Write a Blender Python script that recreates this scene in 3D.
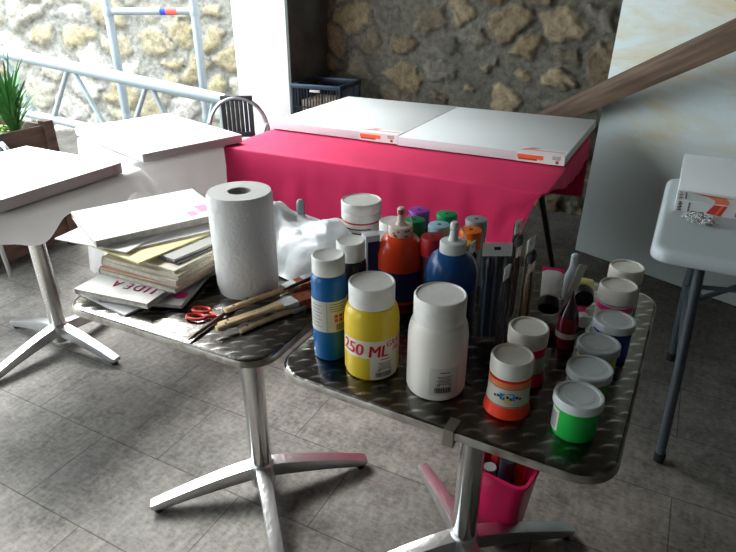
import bpy, bmesh, math, random
import numpy as np
from mathutils import Vector, Matrix, noise
random.seed(7)
PI = math.pi
SC = bpy.context.scene
COL = SC.collection
for o in list(bpy.data.objects): bpy.data.objects.remove(o)

# ------------------------------------------------------------ camera, world, sun, exposure
YAW = 0.48
cam_data = bpy.data.cameras.new('camera'); cam = bpy.data.objects.new('camera', cam_data); COL.objects.link(cam)
cam.location = (0, 0, 1.4008); cam.rotation_euler = (PI/2-0.462, 0, YAW)
cam_data.sensor_width = 36; cam_data.lens = 596.66/736*36; cam_data.clip_start = 0.02
SC.camera = cam
world = bpy.data.worlds.new('sky'); SC.world = world; world.use_nodes = True
bg = world.node_tree.nodes['Background']; bg.inputs[0].default_value = (0.86, 0.95, 1.0, 1); bg.inputs[1].default_value = 7.5
sun_d = bpy.data.lights.new('daylight', 'SUN'); sun_d.energy = 15.0; sun_d.angle = math.radians(35); sun_d.color = (1.0, 0.985, 0.95)
sun = bpy.data.objects.new('daylight', sun_d); COL.objects.link(sun)
sdir = Vector((0.80, -0.42, -1.05))
sun.rotation_euler = sdir.to_track_quat('-Z', 'Y').to_euler()
SC.view_settings.view_transform = 'Standard'; SC.view_settings.look = 'None'
SC.view_settings.exposure = 0.0; SC.view_settings.gamma = 1.0; SC.view_settings.use_curve_mapping = False

CY, SY = math.cos(YAW), math.sin(YAW)
def W(x, y): return (CY*x-SY*y, SY*x+CY*y)       # surveyed plan position -> paving-aligned axes

# ------------------------------------------------------------ materials
MATS = {}
def mat(name, col, rough=0.6, metal=0.0, bump=0.0, bscale=40, var=0.0, vscale=8, spec=0.5, trans=0.0, alpha=1.0, col2=None, sub=0.0, coat=0.0):
    if name in MATS: return MATS[name]
    m = bpy.data.materials.new(name); m.use_nodes = True; nt = m.node_tree; N = nt.nodes; L = nt.links
    b = N['Principled BSDF']; c4 = (*col, 1)
    b.inputs['Base Color'].default_value = c4; b.inputs['Roughness'].default_value = rough; b.inputs['Metallic'].default_value = metal
    b.inputs['Specular IOR Level'].default_value = spec*.75; b.inputs['Transmission Weight'].default_value = trans; b.inputs['Alpha'].default_value = alpha
    b.inputs['Coat Weight'].default_value = coat
    if sub: b.inputs['Subsurface Weight'].default_value = sub; b.inputs['Subsurface Radius'].default_value = (.01, .01, .01)
    tc = N.new('ShaderNodeTexCoord')
    if var or col2:
        n = N.new('ShaderNodeTexNoise'); n.inputs['Scale'].default_value = vscale; n.inputs['Detail'].default_value = 6
        L.new(tc.outputs['Object'], n.inputs['Vector'])
        mr = N.new('ShaderNodeMapRange'); mr.inputs[1].default_value = .3; mr.inputs[2].default_value = .7
        L.new(n.outputs['Fac'], mr.inputs[0])
        mx = N.new('ShaderNodeMix'); mx.data_type = 'RGBA'
        k = 1-var
        a = tuple(v*k for v in col); bb = col2 if col2 else tuple(min(1, v*(1+var)) for v in col)
        mx.inputs[6].default_value = (*(col if col2 else a), 1); mx.inputs[7].default_value = (*bb, 1)
        L.new(mr.outputs[0], mx.inputs[0]); L.new(mx.outputs[2], b.inputs['Base Color'])
    if bump:
        n2 = N.new('ShaderNodeTexNoise'); n2.inputs['Scale'].default_value = bscale; n2.inputs['Detail'].default_value = 5
        L.new(tc.outputs['Object'], n2.inputs['Vector'])
        bp = N.new('ShaderNodeBump'); bp.inputs['Strength'].default_value = bump; bp.inputs['Distance'].default_value = .01
        L.new(n2.outputs['Fac'], bp.inputs['Height']); L.new(bp.outputs[0], b.inputs['Normal'])
    MATS[name] = m; return m

def nmath(nt, op, a, b=None, c=None):
    n = nt.nodes.new('ShaderNodeMath'); n.operation = op
    for i, v in enumerate((a, b, c)):
        if v is None: continue
        if isinstance(v, (int, float)): n.inputs[i].default_value = v
        else: nt.links.new(v, n.inputs[i])
    return n.outputs[0]

def steel_top():
    m = bpy.data.materials.new('engine_turned_steel'); m.use_nodes = True; nt = m.node_tree; N = nt.nodes; L = nt.links
    b = N['Principled BSDF']; b.inputs['Metallic'].default_value = 1.0
    tc = N.new('ShaderNodeTexCoord'); sep = N.new('ShaderNodeSeparateXYZ'); L.new(tc.outputs['Object'], sep.inputs[0])
    X, Y = sep.outputs[0], sep.outputs[1]
    s = 1/0.034
    yy = nmath(nt, 'MULTIPLY', Y, s); row = nmath(nt, 'FLOOR', yy)
    xx = nmath(nt, 'ADD', nmath(nt, 'MULTIPLY', X, s), nmath(nt, 'MULTIPLY', row, 0.5))
    fx = nmath(nt, 'SUBTRACT', nmath(nt, 'FRACT', xx), .5); fy = nmath(nt, 'SUBTRACT', nmath(nt, 'FRACT', yy), .5)
    r = nmath(nt, 'SQRT', nmath(nt, 'ADD', nmath(nt, 'MULTIPLY', fx, fx), nmath(nt, 'MULTIPLY', fy, fy)))
    p = nmath(nt, 'ADD', nmath(nt, 'MULTIPLY', fx, .80), nmath(nt, 'MULTIPLY', fy, .60)); q = nmath(nt, 'SUBTRACT', nmath(nt, 'MULTIPLY', fy, .80), nmath(nt, 'MULTIPLY', fx, .60))
    q = nmath(nt, 'ADD', q, nmath(nt, 'MULTIPLY', nmath(nt, 'MULTIPLY', p, p), .5))
    e = nmath(nt, 'ADD', nmath(nt, 'POWER', nmath(nt, 'ABSOLUTE', nmath(nt, 'MULTIPLY', p, 2.6)), 2), nmath(nt, 'POWER', nmath(nt, 'ABSOLUTE', nmath(nt, 'MULTIPLY', q, 11)), 2))
    dash = nmath(nt, 'EXPONENT', nmath(nt, 'MULTIPLY', e, -1))
    h = nmath(nt, 'ADD', dash, nmath(nt, 'MULTIPLY', nmath(nt, 'MULTIPLY', r, r), -1.5))
    bp = N.new('ShaderNodeBump'); bp.inputs['Strength'].default_value = .3; bp.inputs['Distance'].default_value = .0012
    L.new(h, bp.inputs['Height']); L.new(bp.outputs[0], b.inputs['Normal'])
    mx = N.new('ShaderNodeMix'); mx.data_type = 'RGBA'; mx.inputs[6].default_value = (.13, .125, .115, 1); mx.inputs[7].default_value = (.52, .51, .49, 1)
    L.new(dash, mx.inputs[0]); L.new(mx.outputs[2], b.inputs['Base Color'])
    no = N.new('ShaderNodeTexNoise'); no.inputs['Scale'].default_value = 9; no.inputs['Detail'].default_value = 6; L.new(tc.outputs['Object'], no.inputs['Vector'])
    ra = N.new('ShaderNodeMapRange'); ra.inputs[1].default_value = .3; ra.inputs[2].default_value = .75; ra.inputs[3].default_value = .16; ra.inputs[4].default_value = .32
    L.new(no.outputs['Fac'], ra.inputs[0]); L.new(ra.outputs[0], b.inputs['Roughness'])
    return m

def steel_rim():
    m = bpy.data.materials.new('worn_steel_rim'); m.use_nodes = True; nt = m.node_tree; N = nt.nodes; L = nt.links
    b = N['Principled BSDF']; b.inputs['Metallic'].default_value = .85; b.inputs['Roughness'].default_value = .42
    tc = N.new('ShaderNodeTexCoord'); no = N.new('ShaderNodeTexNoise'); no.inputs['Scale'].default_value = 30; no.inputs['Detail'].default_value = 8
    L.new(tc.outputs['Object'], no.inputs['Vector'])
    vo = N.new('ShaderNodeTexVoronoi'); vo.inputs['Scale'].default_value = 28; vo.inputs['Randomness'].default_value = .1; L.new(tc.outputs['Object'], vo.inputs['Vector'])
    cr = N.new('ShaderNodeValToRGB'); cr.color_ramp.elements[0].color = (.22, .19, .15, 1); cr.color_ramp.elements[0].position = .32
    cr.color_ramp.elements[1].color = (.46, .44, .40, 1); cr.color_ramp.elements[1].position = .62
    L.new(no.outputs['Fac'], cr.inputs[0]); L.new(cr.outputs[0], b.inputs['Base Color'])
    bp = N.new('ShaderNodeBump'); bp.inputs['Strength'].default_value = .5; bp.inputs['Distance'].default_value = .003
    L.new(vo.outputs['Distance'], bp.inputs['Height']); L.new(bp.outputs[0], b.inputs['Normal'])
    return m

def floor_mat():
    m = bpy.data.materials.new('stone_paving'); m.use_nodes = True; nt = m.node_tree; N = nt.nodes; L = nt.links
    b = N['Principled BSDF']; b.inputs['Roughness'].default_value = .62; b.inputs['Specular IOR Level'].default_value = .35
    tc = N.new('ShaderNodeTexCoord'); mp = N.new('ShaderNodeMapping'); L.new(tc.outputs['Object'], mp.inputs[0])
    mp.inputs['Location'].default_value = (.13, -.09, 0)
    br = N.new('ShaderNodeTexBrick'); br.inputs['Scale'].default_value = 1; br.inputs['Brick Width'].default_value = .58; br.inputs['Row Height'].default_value = .3
    br.inputs['Mortar Size'].default_value = .0022; br.inputs['Mortar Smooth'].default_value = .4; br.offset = .42; br.inputs['Bias'].default_value = 0
    br.inputs['Color1'].default_value = (.86, .86, .86, 1); br.inputs['Color2'].default_value = (1, .98, .95, 1); br.inputs['Mortar'].default_value = (.3, .3, .3, 1)
    L.new(mp.outputs[0], br.inputs['Vector'])
    n1 = N.new('ShaderNodeTexNoise'); n1.inputs['Scale'].default_value = 5.5; n1.inputs['Detail'].default_value = 12; n1.inputs['Roughness'].default_value = .72; L.new(tc.outputs['Object'], n1.inputs['Vector'])
    m2 = N.new('ShaderNodeMapping'); m2.inputs['Scale'].default_value = (45, 75, 1); L.new(tc.outputs['Object'], m2.inputs[0])
    n2 = N.new('ShaderNodeTexNoise'); n2.inputs['Scale'].default_value = 1; n2.inputs['Detail'].default_value = 5; n2.inputs['Roughness'].default_value = .7; L.new(m2.outputs[0], n2.inputs['Vector'])
    m3 = N.new('ShaderNodeMapping'); m3.inputs['Scale'].default_value = (60, 22, 1); L.new(tc.outputs['Object'], m3.inputs[0])
    n3 = N.new('ShaderNodeTexNoise'); n3.inputs['Scale'].default_value = 1; n3.inputs['Detail'].default_value = 4; L.new(m3.outputs[0], n3.inputs['Vector'])
    cr = N.new('ShaderNodeValToRGB'); cr.color_ramp.elements[0].color = (.062, .056, .050, 1); cr.color_ramp.elements[0].position = .40
    cr.color_ramp.elements[1].color = (.205, .193, .176, 1); cr.color_ramp.elements[1].position = .60
    s = nmath(nt, 'ADD', nmath(nt, 'MULTIPLY', n1.outputs['Fac'], .45), nmath(nt, 'ADD', nmath(nt, 'MULTIPLY', n2.outputs['Fac'], .35), nmath(nt, 'MULTIPLY', n3.outputs['Fac'], .2)))
    L.new(s, cr.inputs[0])
    mx = N.new('ShaderNodeMix'); mx.data_type = 'RGBA'; mx.blend_type = 'MULTIPLY'; mx.inputs[0].default_value = 1
    L.new(cr.outputs[0], mx.inputs[6]); L.new(br.outputs['Color'], mx.inputs[7])
    # sparse rusty stains
    n4 = N.new('ShaderNodeTexNoise'); n4.inputs['Scale'].default_value = 7; n4.inputs['Detail'].default_value = 3; L.new(tc.outputs['Object'], n4.inputs['Vector'])
    st = N.new('ShaderNodeMapRange'); st.inputs[1].default_value = .7; st.inputs[2].default_value = .78; st.inputs[4].default_value = .45; L.new(n4.outputs['Fac'], st.inputs[0])
    mz = N.new('ShaderNodeMix'); mz.data_type = 'RGBA'; mz.inputs[7].default_value = (.12, .075, .045, 1); L.new(st.outputs[0], mz.inputs[0]); L.new(mx.outputs[2], mz.inputs[6])
    L.new(mz.outputs[2], b.inputs['Base Color'])
    bp = N.new('ShaderNodeBump'); bp.inputs['Strength'].default_value = .45; bp.inputs['Distance'].default_value = .004
    hh = nmath(nt, 'SUBTRACT', s, nmath(nt, 'MULTIPLY', br.outputs['Fac'], .6)); L.new(hh, bp.inputs['Height']); L.new(bp.outputs[0], b.inputs['Normal'])
    return m

def stone_mat(name, tint=(1, 1, 1)):
    m = bpy.data.materials.new(name); m.use_nodes = True; nt = m.node_tree; N = nt.nodes; L = nt.links
    b = N['Principled BSDF']; b.inputs['Roughness'].default_value = .9; b.inputs['Specular IOR Level'].default_value = .2
    at = N.new('ShaderNodeAttribute'); at.attribute_name = 'stone'
    tc = N.new('ShaderNodeTexCoord'); no = N.new('ShaderNodeTexNoise'); no.inputs['Scale'].default_value = 22; no.inputs['Detail'].default_value = 9; no.inputs['Roughness'].default_value = .7
    L.new(tc.outputs['Object'], no.inputs['Vector'])
    cr = N.new('ShaderNodeValToRGB'); cr.color_ramp.elements[0].color = (.45, .43, .4, 1); cr.color_ramp.elements[0].position = .3; cr.color_ramp.elements[1].color = (1.25*tint[0], 1.22*tint[1], 1.15*tint[2], 1); cr.color_ramp.elements[1].position = .68
    L.new(no.outputs['Fac'], cr.inputs[0])
    mx = N.new('ShaderNodeMix'); mx.data_type = 'RGBA'; mx.blend_type = 'MULTIPLY'; mx.inputs[0].default_value = 1
    L.new(at.outputs['Color'], mx.inputs[6]); L.new(cr.outputs[0], mx.inputs[7]); L.new(mx.outputs[2], b.inputs['Base Color'])
    bp = N.new('ShaderNodeBump'); bp.inputs['Strength'].default_value = .8; bp.inputs['Distance'].default_value = .012
    L.new(no.outputs['Fac'], bp.inputs['Height']); L.new(bp.outputs[0], b.inputs['Normal'])
    return m

def wood_mat(name, c1, c2, scale=(3, 40, 40), rough=.7):
    m = bpy.data.materials.new(name); m.use_nodes = True; nt = m.node_tree; N = nt.nodes; L = nt.links
    b = N['Principled BSDF']; b.inputs['Roughness'].default_value = rough
    tc = N.new('ShaderNodeTexCoord'); mp = N.new('ShaderNodeMapping'); mp.inputs['Scale'].default_value = scale; L.new(tc.outputs['Object'], mp.inputs[0])
    no = N.new('ShaderNodeTexNoise'); no.inputs['Scale'].default_value = 1; no.inputs['Detail'].default_value = 6; L.new(mp.outputs[0], no.inputs['Vector'])
    cr = N.new('ShaderNodeValToRGB'); cr.color_ramp.elements[0].color = (*c1, 1); cr.color_ramp.elements[0].position = .35; cr.color_ramp.elements[1].color = (*c2, 1); cr.color_ramp.elements[1].position = .65
    L.new(no.outputs['Fac'], cr.inputs[0]); L.new(cr.outputs[0], b.inputs['Base Color'])
    bp = N.new('ShaderNodeBump'); bp.inputs['Strength'].default_value = .3; bp.inputs['Distance'].default_value = .004; L.new(no.outputs['Fac'], bp.inputs['Height']); L.new(bp.outputs[0], b.inputs['Normal'])
    return m

def board_mat():
    m = bpy.data.materials.new('stained_white_board'); m.use_nodes = True; nt = m.node_tree; N = nt.nodes; L = nt.links
    b = N['Principled BSDF']; b.inputs['Roughness'].default_value = .55
    tc = N.new('ShaderNodeTexCoord'); mp = N.new('ShaderNodeMapping'); mp.inputs['Scale'].default_value = (1.3, 1, 4.2); mp.inputs['Rotation'].default_value = (0, .18, 0); L.new(tc.outputs['Object'], mp.inputs[0])
    no = N.new('ShaderNodeTexNoise'); no.inputs['Scale'].default_value = 1.3; no.inputs['Detail'].default_value = 9; no.inputs['Roughness'].default_value = .68; no.inputs['Distortion'].default_value = .35; L.new(mp.outputs[0], no.inputs['Vector'])
    sp = N.new('ShaderNodeSeparateXYZ'); L.new(tc.outputs['Object'], sp.inputs[0])
    Z = sp.outputs[2]
    # stains in a band above 0.55 m
    lo = N.new('ShaderNodeMapRange'); lo.interpolation_type = 'SMOOTHSTEP'; lo.inputs[1].default_value = .52; lo.inputs[2].default_value = .7; L.new(Z, lo.inputs[0])
    st = N.new('ShaderNodeMapRange'); st.inputs[1].default_value = .44; st.inputs[2].default_value = .66; st.inputs[4].default_value = .85; L.new(no.outputs['Fac'], st.inputs[0])
    f = nmath(nt, 'MULTIPLY', lo.outputs[0], st.outputs[0])
    mx = N.new('ShaderNodeMix'); mx.data_type = 'RGBA'; mx.inputs[6].default_value = (.48, .555, .545, 1); mx.inputs[7].default_value = (.46, .36, .17, 1); L.new(f, mx.inputs[0])
    L.new(mx.outputs[2], b.inputs['Base Color'])
    return m

M_STEEL = steel_top(); M_RIM = steel_rim(); M_FLOOR = floor_mat()
M_ALU = mat('cast_aluminium', (.62, .63, .64), .33, 1, .15, 60, .08, 20)
M_CHROME = mat('polished_column', (.72, .72, .71), .16, 1)
M_BLACKP = mat('black_plastic', (.012, .012, .014), .35)
M_WHITEP = mat('white_plastic', (.80, .77, .71), .38, sub=.0)
M_CAPW = mat('white_cap_plastic', (.84, .82, .77), .34, var=.06, vscale=60)
M_CANVAS = mat('white_canvas', (.76, .79, .79), .7, 0, .06, 60, coat=.35)
M_CANVASIDE = mat('canvas_edge', (.66, .67, .68), .8)
M_PAPER = mat('white_paper', (.80, .79, .76), .75)
M_PAGES = mat('page_edges', (.62, .58, .50), .85, 0, .5, 300, .2, 120)
M_BLACK = mat('black_ink', (.02, .02, .022), .6)
M_REDINK = mat('red_ink', (.62, .01, .04), .5)
M_PINKINK = mat('pink_ink', (.85, .03, .25), .5)
M_CLOTHW = mat('white_table_paper', (.82, .82, .82), .5, 0, .8, 16)
nt_ = M_CLOTHW.node_tree; pb_ = nt_.nodes['Principled BSDF']; tr_ = nt_.nodes.new('ShaderNodeBsdfTranslucent'); tr_.inputs[0].default_value = (.85, .85, .84, 1)
ms_ = nt_.nodes.new('ShaderNodeMixShader'); ms_.inputs[0].default_value = .6; nt_.links.new(pb_.outputs[0], ms_.inputs[1]); nt_.links.new(tr_.outputs[0], ms_.inputs[2]); nt_.links.new(ms_.outputs[0], nt_.nodes['Material Output'].inputs['Surface'])
M_PINKCLOTH = mat('magenta_paper_cloth', (.56, .010, .085), .75, 0, .45, 9, .08, 5)
M_WOODHANDLE = wood_mat('pale_brush_wood', (.50, .34, .17), (.66, .48, .27), (60, 60, 6), .5)
M_BRISTLE = mat('orange_bristle', (.42, .10, .03), .75, 0, .8, 300, .3, 90)
M_DARKHANDLE = mat('dark_brown_handle', (.10, .035, .02), .4)
M_FOLDTOP = mat('pale_grey_plastic', (.50, .56, .57), .42, 0, .05, 300)
M_DARKMETAL = mat('dark_grey_metal', (.10, .12, .14), .38, .6)
M_PLASTER_SHADED = mat('rough_plaster_shaded', (.10, .11, .10), .9, 0, .6, 14, .3, 5)  # dark tone is the reveal's interior shade, put into the colour
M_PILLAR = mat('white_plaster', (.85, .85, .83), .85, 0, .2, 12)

# ------------------------------------------------------------ mesh helpers
def sharpen(bm, ang=38):
    lim = math.radians(ang)
    for f in bm.faces: f.smooth = True
    for e in bm.edges:
        if len(e.link_faces) == 2:
            try: a = e.calc_face_angle()
            except Exception: a = 0
            if a > lim: e.smooth = False

def obj(name, bm, material, parent=None, loc=None, rot=None, ang=38, label=None):
    bmesh.ops.recalc_face_normals(bm, faces=bm.faces[:])
    sharpen(bm, ang)
    me = bpy.data.meshes.new(name); bm.to_mesh(me); bm.free()
    mats = material if isinstance(material, (list, tuple)) else [material]
    for m in mats: me.materials.append(m)
    o = bpy.data.objects.new(name, me); COL.objects.link(o)
    if parent: o.parent = parent
    if loc: o.location = loc
    if rot: o.rotation_euler = rot
    if label: o['label'] = label
    return o

def thing(name, label, cat, loc=(0, 0, 0), rz=0, group=None, rot=None):
    o = bpy.data.objects.new(name, None); COL.objects.link(o); o.empty_display_size = .05
    o.location = loc; o.rotation_euler = rot if rot else (0, 0, rz)
    o['label'] = label; o['category'] = cat
    if group: o['group'] = group
    return o

def tag(o, label, cat, group=None):
    o['label'] = label; o['category'] = cat
    if group: o['group'] = group
    return o

def struct(o): o['kind'] = 'structure'; return o

def add_box(bm, c, s, M=None, mi=0, bevel=0):
    r = bmesh.ops.create_cube(bm, size=1)
    vs = r['verts']
    for v in vs: v.co = Vector((v.co.x*s[0], v.co.y*s[1], v.co.z*s[2]))
    if bevel:
        es = list({e for v in vs for e in v.link_edges})
        rr = bmesh.ops.bevel(bm, geom=es, offset=bevel, segments=2, affect='EDGES', profile=.5)
        vs = list({v for f in rr['faces'] for v in f.verts} | {v for v in vs if v.is_valid})
    for v in vs:
        v.co = v.co+Vector(c)
        if M is not None: v.co = M @ v.co
    if mi:
        for f in {f for v in vs for f in v.link_faces}: f.material_index = mi
    return vs

def box_bm(c, s, bevel=0, M=None):
    bm = bmesh.new(); add_box(bm, c, s, M, 0, bevel); return bm

def add_lathe(bm, prof, seg=40, cap0=True, cap1=True, mi=0, M=None, a0=0, rib=None):
    rings = []
    for r, z in prof:
        ring = []
        for i in range(seg):
            a = 2*PI*i/seg+a0; rr = r
            if rib and rib[0] <= z <= rib[1]: rr = r*(1+(rib[2] if i % 2 else 0))
            p = Vector((rr*math.cos(a), rr*math.sin(a), z))
            if M is not None: p = M @ p
            ring.append(bm.verts.new(p))
        rings.append(ring)
    fs = []
    for a, b in zip(rings, rings[1:]):
        for i in range(seg): fs.append(bm.faces.new((a[i], a[(i+1) % seg], b[(i+1) % seg], b[i])))
    if cap0: fs.append(bm.faces.new(rings[0][::-1]))
    if cap1: fs.append(bm.faces.new(rings[-1]))
    for f in fs: f.material_index = mi
    return fs

def lathe_bm(prof, seg=40, **k):
    bm = bmesh.new(); add_lathe(bm, prof, seg, **k); return bm

def add_tube(bm, pts, r, seg=10, mi=0, caps=True):
    pts = [Vector(p) for p in pts]; n = len(pts); rr = r if isinstance(r, (list, tuple)) else [r]*n
    up = None; rings = []
    for i, p in enumerate(pts):
        t = (pts[min(i+1, n-1)]-pts[max(i-1, 0)]).normalized()
        if up is None: up = t.orthogonal().normalized()
        up = (up-t*up.dot(t)).normalized(); sd = t.cross(up)
        rings.append([bm.verts.new(p+up*math.cos(2*PI*k/seg)*rr[i]+sd*math.sin(2*PI*k/seg)*rr[i]) for k in range(seg)])
    fs = []
    for a, b in zip(rings, rings[1:]):
        for k in range(seg): fs.append(bm.faces.new((a[k], a[(k+1) % seg], b[(k+1) % seg], b[k])))
    if caps: fs.append(bm.faces.new(rings[0][::-1])); fs.append(bm.faces.new(rings[-1]))
    for f in fs: f.material_index = mi

def tube_bm(pts, r, seg=10):
    bm = bmesh.new(); add_tube(bm, pts, r, seg); return bm

def arc(fn, n): return [fn(i/(n-1)) for i in range(n)]

def rrect(w, d, r, n=8):
    pts = []
    for cx, cy, a in ((w/2-r, d/2-r, 0), (-w/2+r, d/2-r, PI/2), (-w/2+r, -d/2+r, PI), (w/2-r, -d/2+r, 1.5*PI)):
        for i in range(n+1): pts.append((cx+r*math.cos(a+PI/2*i/n), cy+r*math.sin(a+PI/2*i/n)))
    return pts

def add_prism(bm, pts, z0, z1, mi=0, cap=True):
    a = [bm.verts.new((x, y, z0)) for x, y in pts]; b = [bm.verts.new((x, y, z1)) for x, y in pts]
    n = len(pts); fs = [bm.faces.new((a[i], a[(i+1) % n], b[(i+1) % n], b[i])) for i in range(n)]
    if cap: fs += [bm.faces.new(a[::-1]), bm.faces.new(b)]
    for f in fs: f.material_index = mi

def add_loft(bm, loops, cap=True, mi=0):
    rings = [[bm.verts.new(p) for p in lp] for lp in loops]; n = len(rings[0]); fs = []
    for a, b in zip(rings, rings[1:]):
        for i in range(n): fs.append(bm.faces.new((a[i], a[(i+1) % n], b[(i+1) % n], b[i])))
    if cap: fs += [bm.faces.new(rings[0][::-1]), bm.faces.new(rings[-1])]
    for f in fs: f.material_index = mi

def add_wrap(bm, r, a0, a1, z0, z1, mi=0, rf=None):
    # patch on a round surface; angle measured from local -Y towards +X
    n = max(2, int(abs(a1-a0)/.12)+1); rows = [z0, z1] if rf is None else [z0+(z1-z0)*k/5 for k in range(6)]
    g = [[bm.verts.new(((rf(z) if rf else r)*math.sin(a0+(a1-a0)*i/n), -(rf(z) if rf else r)*math.cos(a0+(a1-a0)*i/n), z)) for i in range(n+1)] for z in rows]
    for u, v in zip(g, g[1:]):
        for i in range(n): bm.faces.new((u[i], u[i+1], v[i+1], v[i])).material_index = mi

_tmp = None
def text_geo(s, size, shear=0, bold=0):
    cu = bpy.data.curves.new('lettering', 'FONT'); cu.body = s; cu.size = size; cu.shear = shear; cu.offset = bold; cu.resolution_u = 3
    o = bpy.data.objects.new('lettering', cu); COL.objects.link(o)
    dg = bpy.context.evaluated_depsgraph_get(); me = bpy.data.meshes.new_from_object(o.evaluated_get(dg))
    vs = [v.co.copy() for v in me.vertices]; fs = [tuple(p.vertices) for p in me.polygons]
    bpy.data.objects.remove(o); bpy.data.curves.remove(cu); bpy.data.meshes.remove(me)
    return vs, fs

def add_text(bm, s, size, fn, shear=0, bold=0, mi=0, sx=1):
    vs, fs = text_geo(s, size, shear, bold)
    bv = [bm.verts.new(fn(v.x*sx, v.y)) for v in vs]
    for f in fs:
        try: bm.faces.new([bv[i] for i in f]).material_index = mi
        except ValueError: pass

def on_cyl(r, a0, z0, slope=0): return lambda x, y: Vector((r*math.sin(a0+x/r), -r*math.cos(a0+x/r), z0+y+slope*x))

def add_barcode(bm, r, a0, z0, w, h, mi=0, n=15):
    rnd = random.Random(3); x = 0
    while x < w:
        b = rnd.choice((.0006, .0012, .0018)); add_wrap(bm, r, a0+x/r, a0+min(x+b, w)/r, z0, z0+h, mi); x += b+rnd.choice((.0007, .0012))

def face_cam(x, y):
    n = math.hypot(x, y); return math.atan2(-x/n, y/n)

# ------------------------------------------------------------ setting
bm = bmesh.new()
vs = [bm.verts.new(p) for p in ((-12, -4, 0), (4, -4, 0), (4, 9, 0), (-12, 9, 0))]; bm.faces.new(vs)
r = bmesh.ops.extrude_face_region(bm, geom=bm.faces[:]); bmesh.ops.translate(bm, verts=[v for v in r['geom'] if isinstance(v, bmesh.types.BMVert)], vec=(0, 0, -.1))
struct(obj('floor', bm, M_FLOOR))

def rubble(name, w, h, step, cell, material, seed, pal, mortar, buried=.5, big=None, depth=.03):
    rng = np.random.RandomState(seed)
    nx, nz = int(w/step)+1, int(h/step)+1
    X, Z = np.meshgrid(np.linspace(0, w, nx), np.linspace(0, h, nz)); X = X.ravel(); Z = Z.ravel()
    pts = []
    row = 0; z = -cell
    while z < h+cell:
        x = -cell*(1+rng.rand())
        while x < w+cell:
            cs = cell*1.25
            if big and big[0] < x < big[1] and big[2] < z < big[3]:
                if rng.rand() < .55: x += cs; continue
            pts.append((x+rng.uniform(-.3, .3)*cell, z+rng.uniform(-.36, .36)*cell)); x += cs*rng.uniform(.75, 1.35)
        z += cell*.85; row += 1
    pts = np.array(pts)
    wob = lambda a, b, s, o: np.sin(a*s+o)*np.cos(b*s*1.3+o*2)+.5*np.sin(a*s*2.3+b*s*1.7+o*3)
    xd = X+.10*cell*wob(X, Z, 9/cell*.35, 1)+.05*cell*wob(Z, X, 22/cell*.35, 4)
    zd = Z+.10*cell*wob(Z, X, 8/cell*.35, 2)+.05*cell*wob(X, Z, 25/cell*.35, 5)
    d1 = np.full(len(X), 9.); d2 = np.full(len(X), 9.); idx = np.zeros(len(X), int)
    for k, (px, pz) in enumerate(pts):
        d = np.sqrt(((xd-px)/1.22)**2+(zd-pz)**2)
        c = d < d1; d2 = np.where(c, d1, np.minimum(d2, d)); idx = np.where(c, k, idx); d1 = np.where(c, d, d1)
    tb = (.03+buried*rng.rand(len(pts))**2.8*3.0)*cell
    e = (d2-d1-tb[idx])/(.22*cell)
    s = np.clip(e, 0, 1); s = s*s*(3-2*s)
    hgt = s*depth*rng.uniform(.5, 1.2, len(pts))[idx]+.25*depth*wob(X, Z, 30, 3)*.35*(.4+s)+.15*depth*wob(Z, X, 67, 7)*.5
    cols = np.array([pal[i] for i in rng.randint(0, len(pal), len(pts))])*rng.uniform(.75, 1.15, (len(pts), 1))
    mc = np.array(mortar)[None]*(1+.12*wob(X, Z, 7, 9))[:, None]
    C = mc*(1-s[:, None])+cols[idx]*s[:, None]
    crev = np.clip(1-abs(e-.05)/.22, 0, 1)[:, None]; C = C*(1-.35*crev)
    me = bpy.data.meshes.new(name)
    verts = np.stack([X, -hgt, Z], 1); q = np.arange(nx*nz).reshape(nz, nx)
    faces = np.stack([q[:-1, :-1], q[:-1, 1:], q[1:, 1:], q[1:, :-1]], -1).reshape(-1, 4)
    # back slab so the wall has thickness
    n = len(verts); verts = np.vstack([verts, [(0, .25, 0), (w, .25, 0), (w, .25, h), (0, .25, h)]])
    fl = faces.tolist()+[[n+1, n, n+3, n+2]]
    fl += [q[0, ::-1].tolist()+[n, n+1], q[-1, :].tolist()+[n+2, n+3], q[:, 0].tolist()+[n+3, n], q[::-1, -1].tolist()+[n+1, n+2]]
    me.from_pydata(verts.tolist(), [], fl); me.update()
    at = me.color_attributes.new('stone', 'FLOAT_COLOR', 'POINT')
    Cf = np.ones((len(verts), 4)); Cf[:n, :3] = C; Cf[n:, :3] = mortar; at.data.foreach_set('color', Cf.ravel())
    me.polygons.foreach_set('use_smooth', [True]*(len(faces))+[False]*5)
    me.materials.append(material); o = bpy.data.objects.new(name, me); COL.objects.link(o)
    return struct(o)

o = rubble('wall_back', 4.8, 2.5, .0125, .205, stone_mat('rubble_stone'), 5,
           [(.23, .18, .115), (.30, .245, .165), (.15, .125, .09), (.18, .155, .115), (.15, .14, .12), (.19, .15, .10)], (.13, .125, .105), .19, (2.0, 2.4, 1.0, 2.2), .028)
o.location = (-2.45, 3.96, 0)
o = rubble('wall_outside', 9.5, 4.2, .03, .27, stone_mat('pale_rubble_stone'), 11,
           [(.50, .45, .33), (.56, .54, .47), (.42, .40, .36), (.56, .55, .52), (.46, .40, .27)], (.34, .34, .32), .10, None, .06)
a, b = W(-7.5, 6.2); o.location = (a, b, 0); o.rotation_euler = (0, 0, YAW)
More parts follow.
